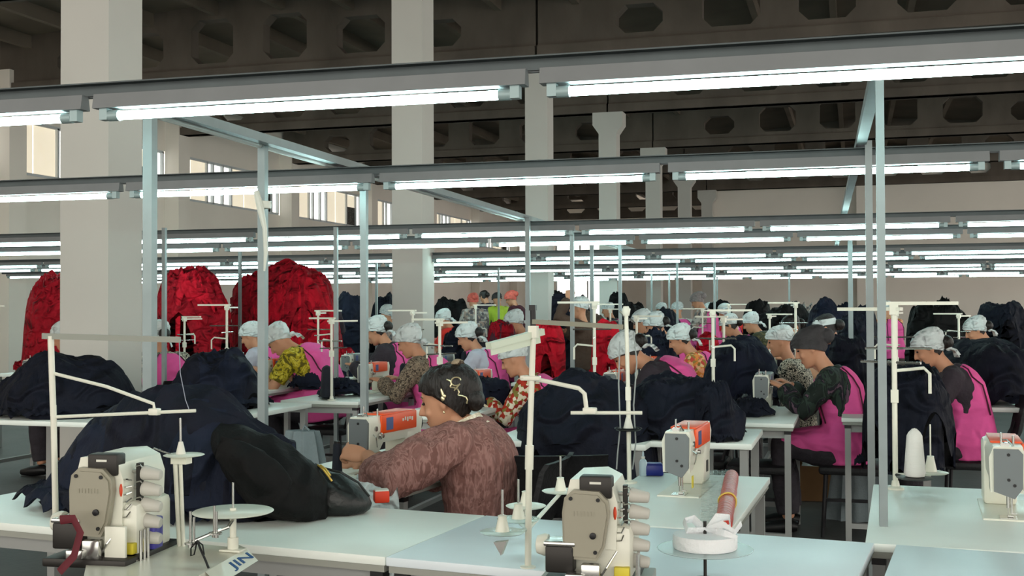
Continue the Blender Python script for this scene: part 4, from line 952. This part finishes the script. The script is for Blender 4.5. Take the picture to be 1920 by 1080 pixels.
# ---- left thread stand, mostly a pole with a flat bar, rods and one tray
lb = pd(345, 1000, 3.02); lb.z = .75
ls = thing('thread_stand', lb, 0, 'cream thread stand with one empty tray over the grimy overlock', 'thread stand')
def PD(x, y, d): return pd(x, y, d) - lb
MB().cyl(V((-.012, 0, 0)), PD(328, 852, 3.02), .006).cyl(V((.0, 0, 0)), PD(338, 860, 3.02), .005).build('post', cream, ls)
tr = MB().lathe([(.01, -.006), (.048, -.002), (.053, .0), (.048, .002), (.01, .003)], PD(345, 853, 3.02), 28).box(PD(340, 862, 3.02), (.045, .03, .02)).build('spool_tray', cream, ls)
MB().lathe([(.013, 0), (.008, .022), (.0055, .032)], PD(339, 851, 3.02), 14).build('spool_pin', whitepl, tr); MB().cyl(PD(339, 845, 3.02), PD(338, 784, 3.02), .003, n=8).build('spool_pin', chrome, tr)
MB().tube([PD(288, 840, 3.02), PD(315, 850, 3.02), PD(328, 855, 3.02)], .002, 6).build('wire', chrome, ls)
MB().cyl(PD(100, 760, 3.02), PD(105, 1000, 3.02), .008).cyl(PD(95, 630, 3.02), PD(100, 780, 3.02), .008).build('pole', cream, ls)
MB().bar(PD(80, 630, 3.02), PD(338, 637, 3.02), .012, .015).build('guide_bar', mat('dull grey metal', (134, 138, 130), .5, .3), ls, None)
MB().tube([PD(100, 700, 3.02), PD(200, 725, 3.02), PD(288, 757, 3.02), PD(290, 772, 3.02)], .0045, 8).build('hook_arm', cream, ls)
MB().cyl(PD(100, 782, 3.02), PD(367, 770, 3.02), .0045, n=8).box(PD(290, 772, 3.02), (.028, .02, .018), bev=.003).build('thread_rod', cream, ls)
MB().tube([PD(336, 640, 3.02), PD(338, 700, 3.02), PD(348, 750, 3.02), PD(356, 772, 3.02)], .0011, 5).build('thread', mat('pale thread', (150, 156, 170), .8), ls)

# ---- central thread stand on the front table
cb = pz(990, 1064, .75); cs = thing('thread_stand', cb, 0, 'tall cream thread stand with flat guide bars and four clear trays', 'thread stand'); d0 = (cb - CP).dot(FW)
def PC(x, y, dd_=0.0): return pd(x, y, d0 + dd_) - cb
clear = mat('clear tray plastic', (214, 232, 222), .15, alpha=.45, spec=.6)
MB().lathe([(.02, 0), (.02, .003), (.011, .006)], n=16).cyl((0, 0, 0), PC(992, 862), .0085).cyl(PC(992, 862), PC(1000, 620), .0076).cyl(PC(992, 880), PC(993, 835), .011).box(PC(1000, 622), (.022, .022, .03)).build('pole', cream, cs)
MB().bar(PC(916, 649, -.10), PC(1016, 622, .03), .020, .016).bar(PC(920, 655, -.10), PC(1012, 632, .02), .003, .03).build('guide_bar', mat('pale green enamel', (198, 208, 190), .4), cs, None)
MB().bar(PC(996, 603), PC(1166, 613, .06), .022, .012).build('guide_bar', mat('khaki enamel', (132, 132, 116), .5), cs, None)
MB().cyl(PC(1000, 622), PC(999, 575), .0075).box(PC(999, 577), (.016, .016, .014)).build('top_pin', blackpl, cs)
MB().tube([PC(975, 708), PC(1010, 712), PC(1085, 728), PC(1096, 738), PC(1100, 770)], .0055, 8).box(PC(995, 709), (.05, .02, .012), bev=.003).build('hook_arm', cream, cs)
MB().cyl(PC(1070, 774), PC(1204, 774), .0045, n=8).box(PC(1106, 770), (.034, .02, .016), bev=.003).build('thread_rod', cream, cs)
for (x, y, zz, tall) in ((942, 999, .85, 905), (972, 975, .85, 890), (986, 950, .85, 0), (1051, 922, .85, 845)):
    q = pz(x, y, zz) - cb
    trr = MB().lathe([(.008, -.004), (.05, -.001), (.056, .003), (.054, .004), (.01, .004)], q, 32).cyl((0, 0, zz - .755), q + V((0, 0, -.004)), .0055, n=8).build('spool_tray', clear if x < 980 else cream, cs)
    MB().lathe([(.0185, 0), (.0165, .006), (.0105, .034), (.0115, .038), (.006, .04)], q + V((0, 0, .004)), 16).build('spool_cone', cream, trr)
    if tall: MB().cyl(q + V((0, 0, .03)), q + V((0, 0, .105)), .0032, n=8).build('spool_pin', chrome, trr)
MB().prism([(-.016, 0), (.016, .004), (.002, -.03)], .02, Matrix.Translation(pz(942, 1010, .85) - cb + V((0, -.0, -.006))) @ Matrix.Rotation(R(90), 4, 'X')).build('bracket', chrome, cs, None)

# ---- second pole stand behind the overlock, wire tray and hanging cord
sb_ = pz(1180, 905, .75); ss = thing('thread_stand', sb_, 0, 'slim cream thread pole with a black wire tray behind the beige plated overlock', 'thread stand'); d1 = (sb_ - CP).dot(FW)
def PS(x, y, dd_=0.0): return pd(x, y, d1 + dd_) - sb_
MB().lathe([(.03, 0), (.03, .005), (.012, .01)], n=14).cyl((0, 0, 0), PS(1178, 745), .0085).cyl(PS(1178, 745), PS(1174, 590), .0078).box(PS(1178, 738), (.018, .018, .05)).lathe([(.012, 0), (.016, .02), (.01, .035)], PS(1174, 592), 12).build('pole', cream, ss)
w_ = MB()
for r_ in (.05, .038, .026): w_.tube([PS(1178, 803) + V((math.cos(a) * r_, math.sin(a) * r_, 0)) for a in [k * math.pi / 12 for k in range(25)]], .0018, 5)
w_.lathe([(.044, -.002), (.046, 0), (.044, .0015)], PS(1178, 806), 28); w_.build('wire_tray', blackpl, ss)
MB().lathe([(.02, 0), (.009, .045), (.006, .05)], PS(1178, 806), 14).build('spool_cone', whitepl, ss)
cordm = mat('grey cord', (150, 156, 156), .6)
for k, pts in enumerate((((1162, 640), (1160, 720), (1163, 800), (1158, 850), (1156, 880)), ((1188, 620), (1194, 680), (1188, 760), (1192, 830), (1186, 880)))): MB().tube([PS(x, y, .02) for x, y in pts], .0028, 6).build('cord', cordm, ss)
MB().tube([PS(1162, 583), PS(1166, 588), PS(1172, 596), PS(1184, 600), PS(1190, 606)], .004, 6).build('wire_hook', chrome, ss)

# ---- table, machine and film roll behind
fa, fb_ = pz(1130, 982, .75), pz(1350, 992, .75)
tcx = fa.lerp(fb_, .5); tw = (fb_ - fa).length + .02
table((tcx.x - .02, tcx.y + .55, 0), R(-2), max(.42, tw + .12), 1.10, 'white sewing table with a cream machine and clear film over its edge')
mp = pz(1272, 930, .75); om = thing('sewing_machine', (mp.x + .012, mp.y + .165, .736), R(-3), 'cream sewing machine with grey face plate and orange panel next to the red roll', 'sewing machine', sc=.82); machine_parts(om)
MB().box((.045, -.14, .07), (.004, .03, .05)).build('yellow_sticker', stickery, om, None)
rollm = mat('glossy red film', (186, 40, 22), .3, var=.15, vscale=22, bump=.4, bscale=40, spec=.6)
r0, r1 = pz(1356, 985, .77), pz(1372, 893, .77); rl = thing('film_roll', r0, 0, 'glossy red plastic film roll lying along the table edge', 'roll')
q = r1 - r0; MB().tube([q * (k / 10) for k in range(11)], [.026 + .0012 * math.sin(k * 2.4) for k in range(11)], 18).build('film', rollm, rl)
MB().tube([q * .42 + (q.normalized().cross(V((0, 0, 1))) * math.cos(a) + V((0, 0, 1)) * math.sin(a)) * .0285 + q * .01 * math.sin(a * 2) for a in [k * math.pi / 10 for k in range(21)]], .003, 6).build('rubber_band', mat('yellow rubber band', (220, 190, 90), .6), rl)
MB().cyl(q * -.005, q * .001, .012).build('core', whitepl, rl)
film = mat('clear plastic film', (206, 222, 214), .12, alpha=.42, spec=.7, bump=.7, bscale=18)
fp = [pz(x, y, .76) for x, y in ((1318, 884), (1366, 884), (1350, 982), (1312, 985))]
fo = thing('plastic_sheet', fp[0], 0, 'crinkled clear plastic sheet between the machine and the red roll', 'plastic')
m_ = MB(); vs = []; fs = []
for i in range(15):
    for j in range(9):
        a = fp[0].lerp(fp[3], i / 14); b = fp[1].lerp(fp[2], i / 14); p = a.lerp(b, j / 8) - fp[0]; vs.append(V((p.x, p.y, .004 + .007 * abs(noise.noise(V((i * .6, j * .8, 1)))) )))
for i in range(14):
    for j in range(8): fs.append((i * 9 + j, i * 9 + j + 1, (i + 1) * 9 + j + 1, (i + 1) * 9 + j))
m_.add(vs, fs); m_.build('sheet', film, fo, 60)
# blue box with a pale spray bottle
bb = pz(1226, 893, .75); bx_ = thing('blue_box', bb, R(10), 'small glossy blue box behind the overlock knobs', 'box'); MB().box((0, .03, .022), (.075, .06, .044), bev=.008).build('box_body', mat('glossy blue plastic', (24, 36, 120), .3), bx_); MB().box((0, .03, .0455), (.06, .05, .004), bev=.001).build('lid', mat('glossy blue plastic', (24, 36, 120), .3), bx_)
bo = pz(1206, 892, .75); bt = thing('squeeze_bottle', bo, 0, 'pale squeeze bottle leaning by the blue box', 'bottle'); MB().lathe([(.014, 0), (.016, .004), (.016, .05), (.012, .06), (.005, .066), (.004, .085), (.002, .095)], n=16).build('bottle_body', mat('pale blue plastic', (176, 196, 206), .3), bt); MB().lathe([(.0075, .066), (.0075, .074)], n=12).build('cap', whitepl, bt)

# ---- white tape roll on a clear disc
rp_ = pz(1322, 1030, .825); tp = thing('tape_stand', (rp_.x, rp_.y, .752), 0, 'thick roll of white tape with a bow on a clear disc', 'tape roll'); zt_ = .073
MB().cyl((0, 0, 0), (0, 0, .14), .004, n=10).lathe([(.03, 0), (.03, .004), (.008, .008)], n=16).build('stem', darkmetal, tp)
MB().lathe([(.005, 0), (.112, .0), (.1135, .0015), (.112, .003), (.005, .003)], (0, 0, zt_), 48).build('disc', mat('frosted clear disc', (190, 204, 204), .2, alpha=.6, spec=.6), tp)
tapem = mat('white cotton tape', (232, 234, 236), .8, bump=.3, bscale=80)
tr_ = MB().lathe([(.018, .0), (.074, 0), (.076, .004), (.076, .028), (.074, .032), (.05, .034), (.018, .033)], (0, .0, zt_ + .004), 40); tr_.build('tape_roll', tapem, tp)
bw = MB(); z0 = zt_ + .045
for pts in (((.0, 0, 0), (-.03, .02, .022), (-.05, .0, .02), (-.04, -.015, .0), (0, 0, 0)), ((.01, 0, 0), (.03, .015, .03), (.055, .02, .03), (.06, .0, .012), (.03, -.01, .0), (.0, 0, 0)), ((.01, 0, 0), (.045, -.02, .02), (.07, -.02, .0), (.085, .0, .02)), ((.02, 0, 0), (.05, -.03, .0), (.075, -.025, -.012))):
    bw.tube([V(p) + V((0, .0, z0)) for p in pts], [(.011, .0016)] * len(pts), 8, up=(0, 1, .3))
bw.build('bow', tapem, tp)

# ---- navy heap and black bag on the front table
hp = pz(330, 985, .75)
heap(0, 0, 0, 0, (.98, .46, .34), navy, 'navy garment heap on the front table behind the disc stand', 16, 91, rz=TRZ, loc=(hp.x - .20, hp.y + .26, .752), mats=[navy, navy2, navy], rag=.9, res=1.5)
gold = mat('gold zip', (206, 170, 84), .3, .8)
bagm = mat('black leather', (15, 17, 17), .42, bump=.15, bscale=60, spec=.5)
bg0 = pz(625, 962, .75); bag = thing('handbag', bg0, 0, 'black slouched handbag with gold zips lying on the front table', 'bag'); D2 = (bg0 - CP).dot(FW)
def PB(x, y, dd_=0.0): return pd(x, y, D2 + dd_) - bg0
def blob(secs, n=26, cr=.0, seed=1):
    """secs: (top pixel, bottom pixel, half thickness): soft body lofted through picture sections that stand at the bag's depth"""
    rings = []
    for (a, b, th) in secs:
        A, B = PB(*a), PB(*b); c = (A + B) / 2; u = (A - B) / 2; ring = []
        for k in range(n):
            an = 2 * math.pi * k / n; p = c + u * math.sin(an) + FW * (math.cos(an) * th); p.z = max(p.z, .004 - 0.0)
            ring.append(p + V((0, 0, 1)) * cr * noise.noise(p * 9 + V((seed, 0, 0))) + FW * cr * noise.noise(p * 11 + V((0, seed, 0))))
        rings.append(ring)
    return MB().loft(rings)
blob([((592, 868), (505, 975), .02), ((598, 872), (540, 985), .06), ((612, 884), (580, 982), .085), ((640, 884), (622, 980), .09), ((668, 908), (655, 976), .075), ((690, 930), (684, 962), .05), ((697, 945), (694, 955), .015)], cr=.006).build('bag_body', bagm, bag, 60)
MB().tube([PB(596, 872, -.075), PB(606, 880, -.09), PB(616, 893, -.095), PB(622, 902, -.092)], .0035, 8).tube([PB(601, 872, -.07), PB(611, 880, -.085), PB(620, 892, -.092)], .003, 8).build('zip', gold, bag)
MB().tube([PB(592, 874, -.04), PB(640, 886, -.09), PB(672, 905, -.08), PB(692, 930, -.05)], .004, 8).build('seam', bagm, bag)
jk0 = pz(520, 985, .75); jk = thing('black_jacket', bg0 + TV * .16, 0, 'black jacket thrown over the navy heap next to the handbag', 'jacket'); jk.location = bg0 - FW * .10; jk.location.z = bg0.z
def crumple(secs, sub_=6, n=64, amp=.014, fr=7.0, seed=3):
    """like blob, with sections interpolated smoothly and ridged folds on the surface"""
    S = []
    for k in range(len(secs) - 1):
        for j in range(sub_):
            u = j / sub_; g_ = lambda a, b: a + (b - a) * (u * u * (3 - 2 * u) * .5 + u * .5)
            (a, b, th), (a2, b2, th2) = secs[k], secs[k + 1]; S.append(((g_(a[0], a2[0]), g_(a[1], a2[1])), (g_(b[0], b2[0]), g_(b[1], b2[1])), g_(th, th2)))
    S.append(secs[-1]); rings = []
    for (a, b, th) in S:
        A, B = PB(*a), PB(*b); c = (A + B) / 2; u = (A - B) / 2; ring = []
        for k in range(n):
            an = 2 * math.pi * k / n; o_ = u * math.sin(an) + FW * (math.cos(an) * th); p = c + o_
            q_ = V((p.x * .55 + p.z * .35, p.y * .9, p.z - p.x * .3)); r_ = noise.ridged_multi_fractal(q_ * fr + V((seed, 0, 0)), 1.0, 2.0, 3, 1.0, 2.0) - 1.1
            p = p + o_.normalized() * (amp * r_ + .012 * noise.noise(p * 5)); p.z = max(p.z, .003); ring.append(p)
        rings.append(ring)
    return MB().loft(rings)
crumple([((408, 800), (430, 880), .03), ((425, 788), (470, 915), .10), ((470, 792), (500, 950), .14), ((520, 812), (545, 968), .16), ((560, 838), (580, 975), .15), ((598, 866), (606, 972), .11), ((622, 895), (622, 965), .04)], amp=.020, fr=6.0).build('jacket_body', blackc, jk, 70)
crumple([((452, 800), (440, 838), .012), ((500, 815), (470, 870), .030), ((545, 845), (515, 915), .034), ((575, 880), (550, 945), .02)], amp=.008, fr=9, seed=8).xf(Matrix.Translation(-FW * .135)).build('sleeve', blackc, jk, 70)
# ================================================================== THE WOMAN AT THE FRONT MACHINE
cardi = pmat('brown pink mohair', [(106, 72, 66), (132, 94, 88), (156, 116, 110), (118, 82, 76)], 24, 'noise', dist=1.4, stretch=(1.4, 1.4, .35), stops=[0, .42, .52, .62], rough=.95, bump=.6)
for _n in cardi.node_tree.nodes:
    if _n.type == 'VALTORGB': _n.color_ramp.interpolation = 'EASE'
HD = 4.50
HPO = dict(hipz=.455, spine=(0, 2, 18), neck=65, necklen=.055, head=15, hsc=1.12, hyaw=4, l1=.31, l2=.265, hands=[(-.405, -.16, .835), (-.52, .10, .80)], poles=[V((.1, -1.0, -.42)), V((.3, .7, -1))],
           hdir=[(-.93, .12, .18), (-.9, -.2, -.2)], palm=(0, -.75, .66), curl=1.15, puff=1.32, sleeve=.36, fold=.012)
HB = build_pose(HPO, .0062); HK = HB['K']
hl = fx(836, HD) - V((HK['hc'].x, HK['hc'].y, 0)); hl.z = 0
hero = thing('person', hl, 0, 'seated person in a brown pink fuzzy cardigan with pinned up black hair', 'person')
def hpart(nm, key, m_):
    me = HB[key]
    if not me.materials: me.materials.append(m_)
    else: me.materials[0] = m_
    return link(nm, me, hero)
hpart('body', 'body', skin); hpart('cardigan', 'long', cardi); hpart('trousers', 'trousers', MATS['dark trousers']); [(hpart('eye', 'eye%d' % q, eyem), hpart('shoe', 'shoe%d' % q, blackpl)) for q in (-1, 1)]; hpart('lips', 'lips', lipm)
def hh(mb): mb.v = [HK['hc'] + HK['Mh'] @ v for v in mb.v]; return mb
# hair: swept back mass over the ears, gathered high at the back
hm = MB(); rings = []
for r_ in range(16):
    t = r_ / 15; ring = []
    for k in range(48):
        a = 2 * math.pi * k / 48; back = (1 - math.cos(a)) / 2
        zb = .068 - .05 * min(1, back / .5) - .105 * max(0, (back - .52) / .48) ** .8; z = zb + (.1165 - zb) * math.sin(t * math.pi / 2)
        s = .010 + .026 * back * (1 - t * .3) + .010 * t; p = hsurf(a, z, s); p.z += .024 * t + .004 * noise.noise(V((a * 3, t * 1.5, 0)))
        p += V((p.x, p.y, 0)).normalized() * .003 * math.sin(a * 34 + t * 5) if t < .98 else V()
        ring.append(p)
    rings.append(ring)
hm.loft(rings); hm.ell((.095, 0, .03), (.062, .062, .085)); hm.ell((.115, -.01, -.02), (.04, .05, .05))
ho = hh(hm).build('hair', hairm, hero, 70)
tie = MB()
for k in range(7): tie.ell((.07 + .018 * math.cos(k), .03 * math.sin(k * 1.9), .125 + .008 * math.sin(k * 2.3)), (.022, .02, .014))
hh(tie).build('hair_tie', pmat('tan speckled ruffle', [(70, 56, 44), (150, 132, 110), (196, 182, 160)], 40), ho)
goldc = mat('gold hair clip', (226, 210, 170), .25, .7)
sn = [V((.052 + .009 * math.sin(k * 1.25) + .0045 * k, -.080 - .010 * math.sin(k / 14 * math.pi) - .004, .075 - .0075 * k + .004 * math.cos(k * 1.25))) for k in range(15)]
hh(MB().tube([p + V((0, -.012, 0)) for p in sn], .0032, 6)).build('hair_clip', goldc, ho)
hh(MB().tube([V((.085 + .02 * math.cos(a), -.094, .062 + .016 * math.sin(a))) for a in [k * .45 for k in range(13)]] + [V((.07, -.1, .03))], .003, 6)).build('hair_clip', goldc, ho)
hh(MB().ell((.022, -.099, .028), (.006, .004, .024)).ell((.026, -.100, .02), (.008, .004, .008)).ell((.018, -.1, .012), (.007, .004, .01))).build('hair_clip', goldc, ho)
hh(MB().ell((.004, -.082, -.040), (.004, .004, .006))).build('earring', goldc, hero)
# lace collar and cuffs
nk = HK['neck']; ax = (HK['hd'] - nk).normalized()
cl = MB(); ax = V((-.45, 0, .9)); cl.loft([oring(nk + ax * z_ + V((.006, 0, 0)), ax, r1, r2, 28) for z_, r1, r2 in ((-.015, .092, .082), (.018, .066, .064), (.036, .061, .060), (.034, .055, .054), (-.015, .075, .07))], cap=False)
cl.build('collar', pmat('cream lace', [(214, 200, 176), (236, 228, 210), (190, 172, 146)], 60), hero)
for (S, E, T), s in zip(HK['arms'], (-1, 1)):
    ce = E.lerp(T, .35); d_ = (T - E).normalized()
    MB().tube([ce - d_ * .02, ce - d_ * .006, ce + d_ * .012, ce + d_ * .022], [.066, .058, .046, .042], 20).build('cuff', cardi, hero)
s_ = hl; chair((s_.x + .02, s_.y, 0), 0, 'black work chair under the brown cardigan person')
# her table, machine and white cloth
mt = pz(694, 892, .75)
table((mt.x - .02, mt.y + .34, 0), R(-6), .62, 1.05, 'white sewing table of the brown cardigan person')
hmch = thing('sewing_machine', (mt.x + .0, mt.y + .16, .735), R(-8), 'cream sewing machine with blue screen and orange panel before the brown cardigan person', 'sewing machine', sc=.84); machine_parts(hmch)
for k in range(5): MB().box((.0655, .05 + .022 * k, .257 + .004 * (k % 2)), (.002, .012, .013 + .004 * (k % 3))).build('panel_mark', whitepl, hmch, None)
bk = pz(632, 893, .75); bkt = thing('thread_cone', bk, 0, 'tall black thread cone on the front machine table', 'thread cone'); MB().lathe([(.019, 0), (.021, .006), (.015, .12), (.012, .128)], n=18).build('wound_thread', thread_navy, bkt); MB().lathe([(.012, .126), (.012, .136), (.004, .137)], n=14).build('core', blackpl, bkt)
# white cloth from the needle over the table edge
wc = pz(690, 900, .75); wcl = thing('white_cloth', wc, 0, 'white cloth running from the needle over the table edge', 'cloth'); m_ = MB(); vs = []; fs = []; nI, nJ = 26, 12
for i in range(nI + 1):
    for j in range(nJ + 1):
        u, v = i / nI, j / nJ
        y = .05 - .25 * min(u, .5) / .5; x = -.05 + .17 * v + .16 * u; z = .020 + .018 * abs(noise.noise(V((v * 5, u * 6, 0)))) + .006 * math.sin(u * 50)
        if u > .5: z -= (u - .5) * .9; y -= .03 * math.sin((u - .5) * 4); x += .012 * math.sin(v * 14 + u * 3)
        vs.append(V((x, y + .012 * math.sin(v * 16) * max(0, u - .4), z)))
for i in range(nI):
    for j in range(nJ): a = i * (nJ + 1) + j; fs.append((a, a + 1, a + nJ + 2, a + nJ + 1))
m_.add(vs, fs); m_.build('cloth_sheet', whitec, wcl, 70)
rr = pz(706, 945, .752); rbx = thing('red_orange_box', (rr.x, rr.y + .04, .752), R(30), 'small red orange box behind the black handbag', 'box'); MB().box((0, 0, .02), (.05, .05, .04), bev=.005).build('box_body', mat('red orange card', (222, 60, 30), .5), rbx); MB().box((0, 0, .041), (.045, .045, .004)).build('lid', whitepl, rbx, None)
# ================================================================== THINGS ON THE FLOOR AND AT THE EDGE
cardb = mat('brown cardboard', (120, 92, 60), .85, var=.1, vscale=8)
bx = fx(1530, 8.5); cb_ = thing('cardboard_box', bx, R(4), 'open brown cardboard box of scraps on the floor', 'box')
for x, y, w, dp in ((0, -.2, .34, .006), (0, .2, .34, .006), (-.17, 0, .006, .4), (.17, 0, .006, .4)): MB().box((x, y, .125), (w, dp, .25)).build('side', cardb, cb_, None)
MB().box((0, 0, .004), (.34, .4, .008)).build('bottom', cardb, cb_, None)
lump((.02, 0, .2), (.14, .16, .07), 5, floor=.01).build('scraps', whitec, cb_)
p = fx(1425, 7.2); st = chair(p, 0, 'low black padded stool under the white table', back=False)
greycl = mat('grey sacking', (120, 132, 136), .85, var=.1, vscale=6, bump=.3)
def sack(px, d, z0, z1, w0, w1, label, m_=None, seed=2):
    p = fx(px, d); t = thing('cloth_sack', p, 0, label, 'sack'); rings = []
    for k in range(15):
        u = k / 14; z = z0 + (z1 - z0) * u; w = w1 + (w0 - w1) * (1 - u) ** .8
        rings.append([V((math.cos(a) * w * (1 + .16 * math.sin(a * 7 + seed + u)), math.sin(a) * w * .6 * (1 + .16 * math.sin(a * 9 + seed)), z)) for a in [2 * math.pi * i / 48 for i in range(48)]])
    MB().loft(rings).build('bag_body', m_ or greycl, t, 70); MB().tube([V((0, 0, z1 - .01)), V((.02, 0, z1 + .03)), V((.05, 0, z1))], .008, 8).build('tie', m_ or greycl, t); return t
sack(1598, 7.6, 0.0, .62, .17, .07, 'grey cloth sack standing under the dark hanging cloth')
sack(566, 7.2, .0, .64, .20, .10, 'grey cloth sack under the table with two navy cones', seed=5)
# table and stand at the open side past the frame
ta = pz(1622, 908, .75); table((ta.x + .34, ta.y - .55, 0), R(-2), .66, 1.1, 'white sewing table with a tall cream thread pole past the steel post frame')
tp_ = pz(1667, 912, .75); thread_stand((tp_.x + .02, tp_.y - .06, .75), 0, 'tall cream thread pole past the steel post frame', .66, arms=(10, 150), cones=[(.12, .03, .06, None), (.06, -.12, .06, thread_white)])
mm = thing('sewing_machine', (ta.x + .42, ta.y - .45, .736), R(-3), 'cream sewing machine on the table past the steel post frame', 'sewing machine', sc=.82); machine_parts(mm)
# dark trousers held up by the standing person
lt_ = fx(1056, 11.9); tg = thing('held_trousers', lt_, R(20), 'dark navy trousers held up high by the standing person', 'trousers')
for s in (-1, 1):
    rings = []
    for k in range(14):
        u = k / 13; z = 1.52 - .98 * u; rings.append([V((s * (.05 + .03 * u) + math.cos(a) * (.06 + .02 * u) * (1 + .15 * math.sin(a * 5 + u * 3)), math.sin(a) * .03 * (1 + .2 * math.sin(a * 4)), z)) for a in [2 * math.pi * i / 28 for i in range(28)]])
    MB().loft(rings).build('trouser_leg', navy, tg, 70)
MB().box((0, 0, 1.52), (.2, .07, .05), bev=.01).build('waistband', navy, tg)
# cable bundle tied to a post
cq = fx(495, 4.93, 1.62); cbn = thing('cable_bundle', cq, 0, 'white cable bundle tied to a grey steel post', 'cable')
MB().tube([V((-.02, -.03, .28)), V((.0, -.035, .22)), V((.02, -.03, .12)), V((.024, -.028, .02)), V((.018, -.03, -.06))], [.012, .016, .010, .009, .004], 10).build('cable', whitepl, cbn)
MB().lathe([(.03, 0), (.032, .015), (.03, .03)], (0, .0, .21), 14).build('tie', whitepl, cbn)

# chair with a yellow cloth behind the front stand
cy = fx(1034, 4.75); chair((cy.x, cy.y, 0), R(-70), 'black work chair with a yellow cloth over its backrest')
yc = thing('yellow_cloth', pd(1034, 868, 4.62), 0, 'narrow yellow cloth laid over a black chair backrest', 'cloth')
MB().tube([V((-.07, 0, -.015)), V((-.03, 0, .0)), V((.02, .0, .006)), V((.06, 0, .012))], [(.006, .012), (.014, .022), (.016, .024), (.012, .02)], 12).build('cloth_strip', mat('yellow cloth', (196, 186, 70), .8, bump=.3), yc)
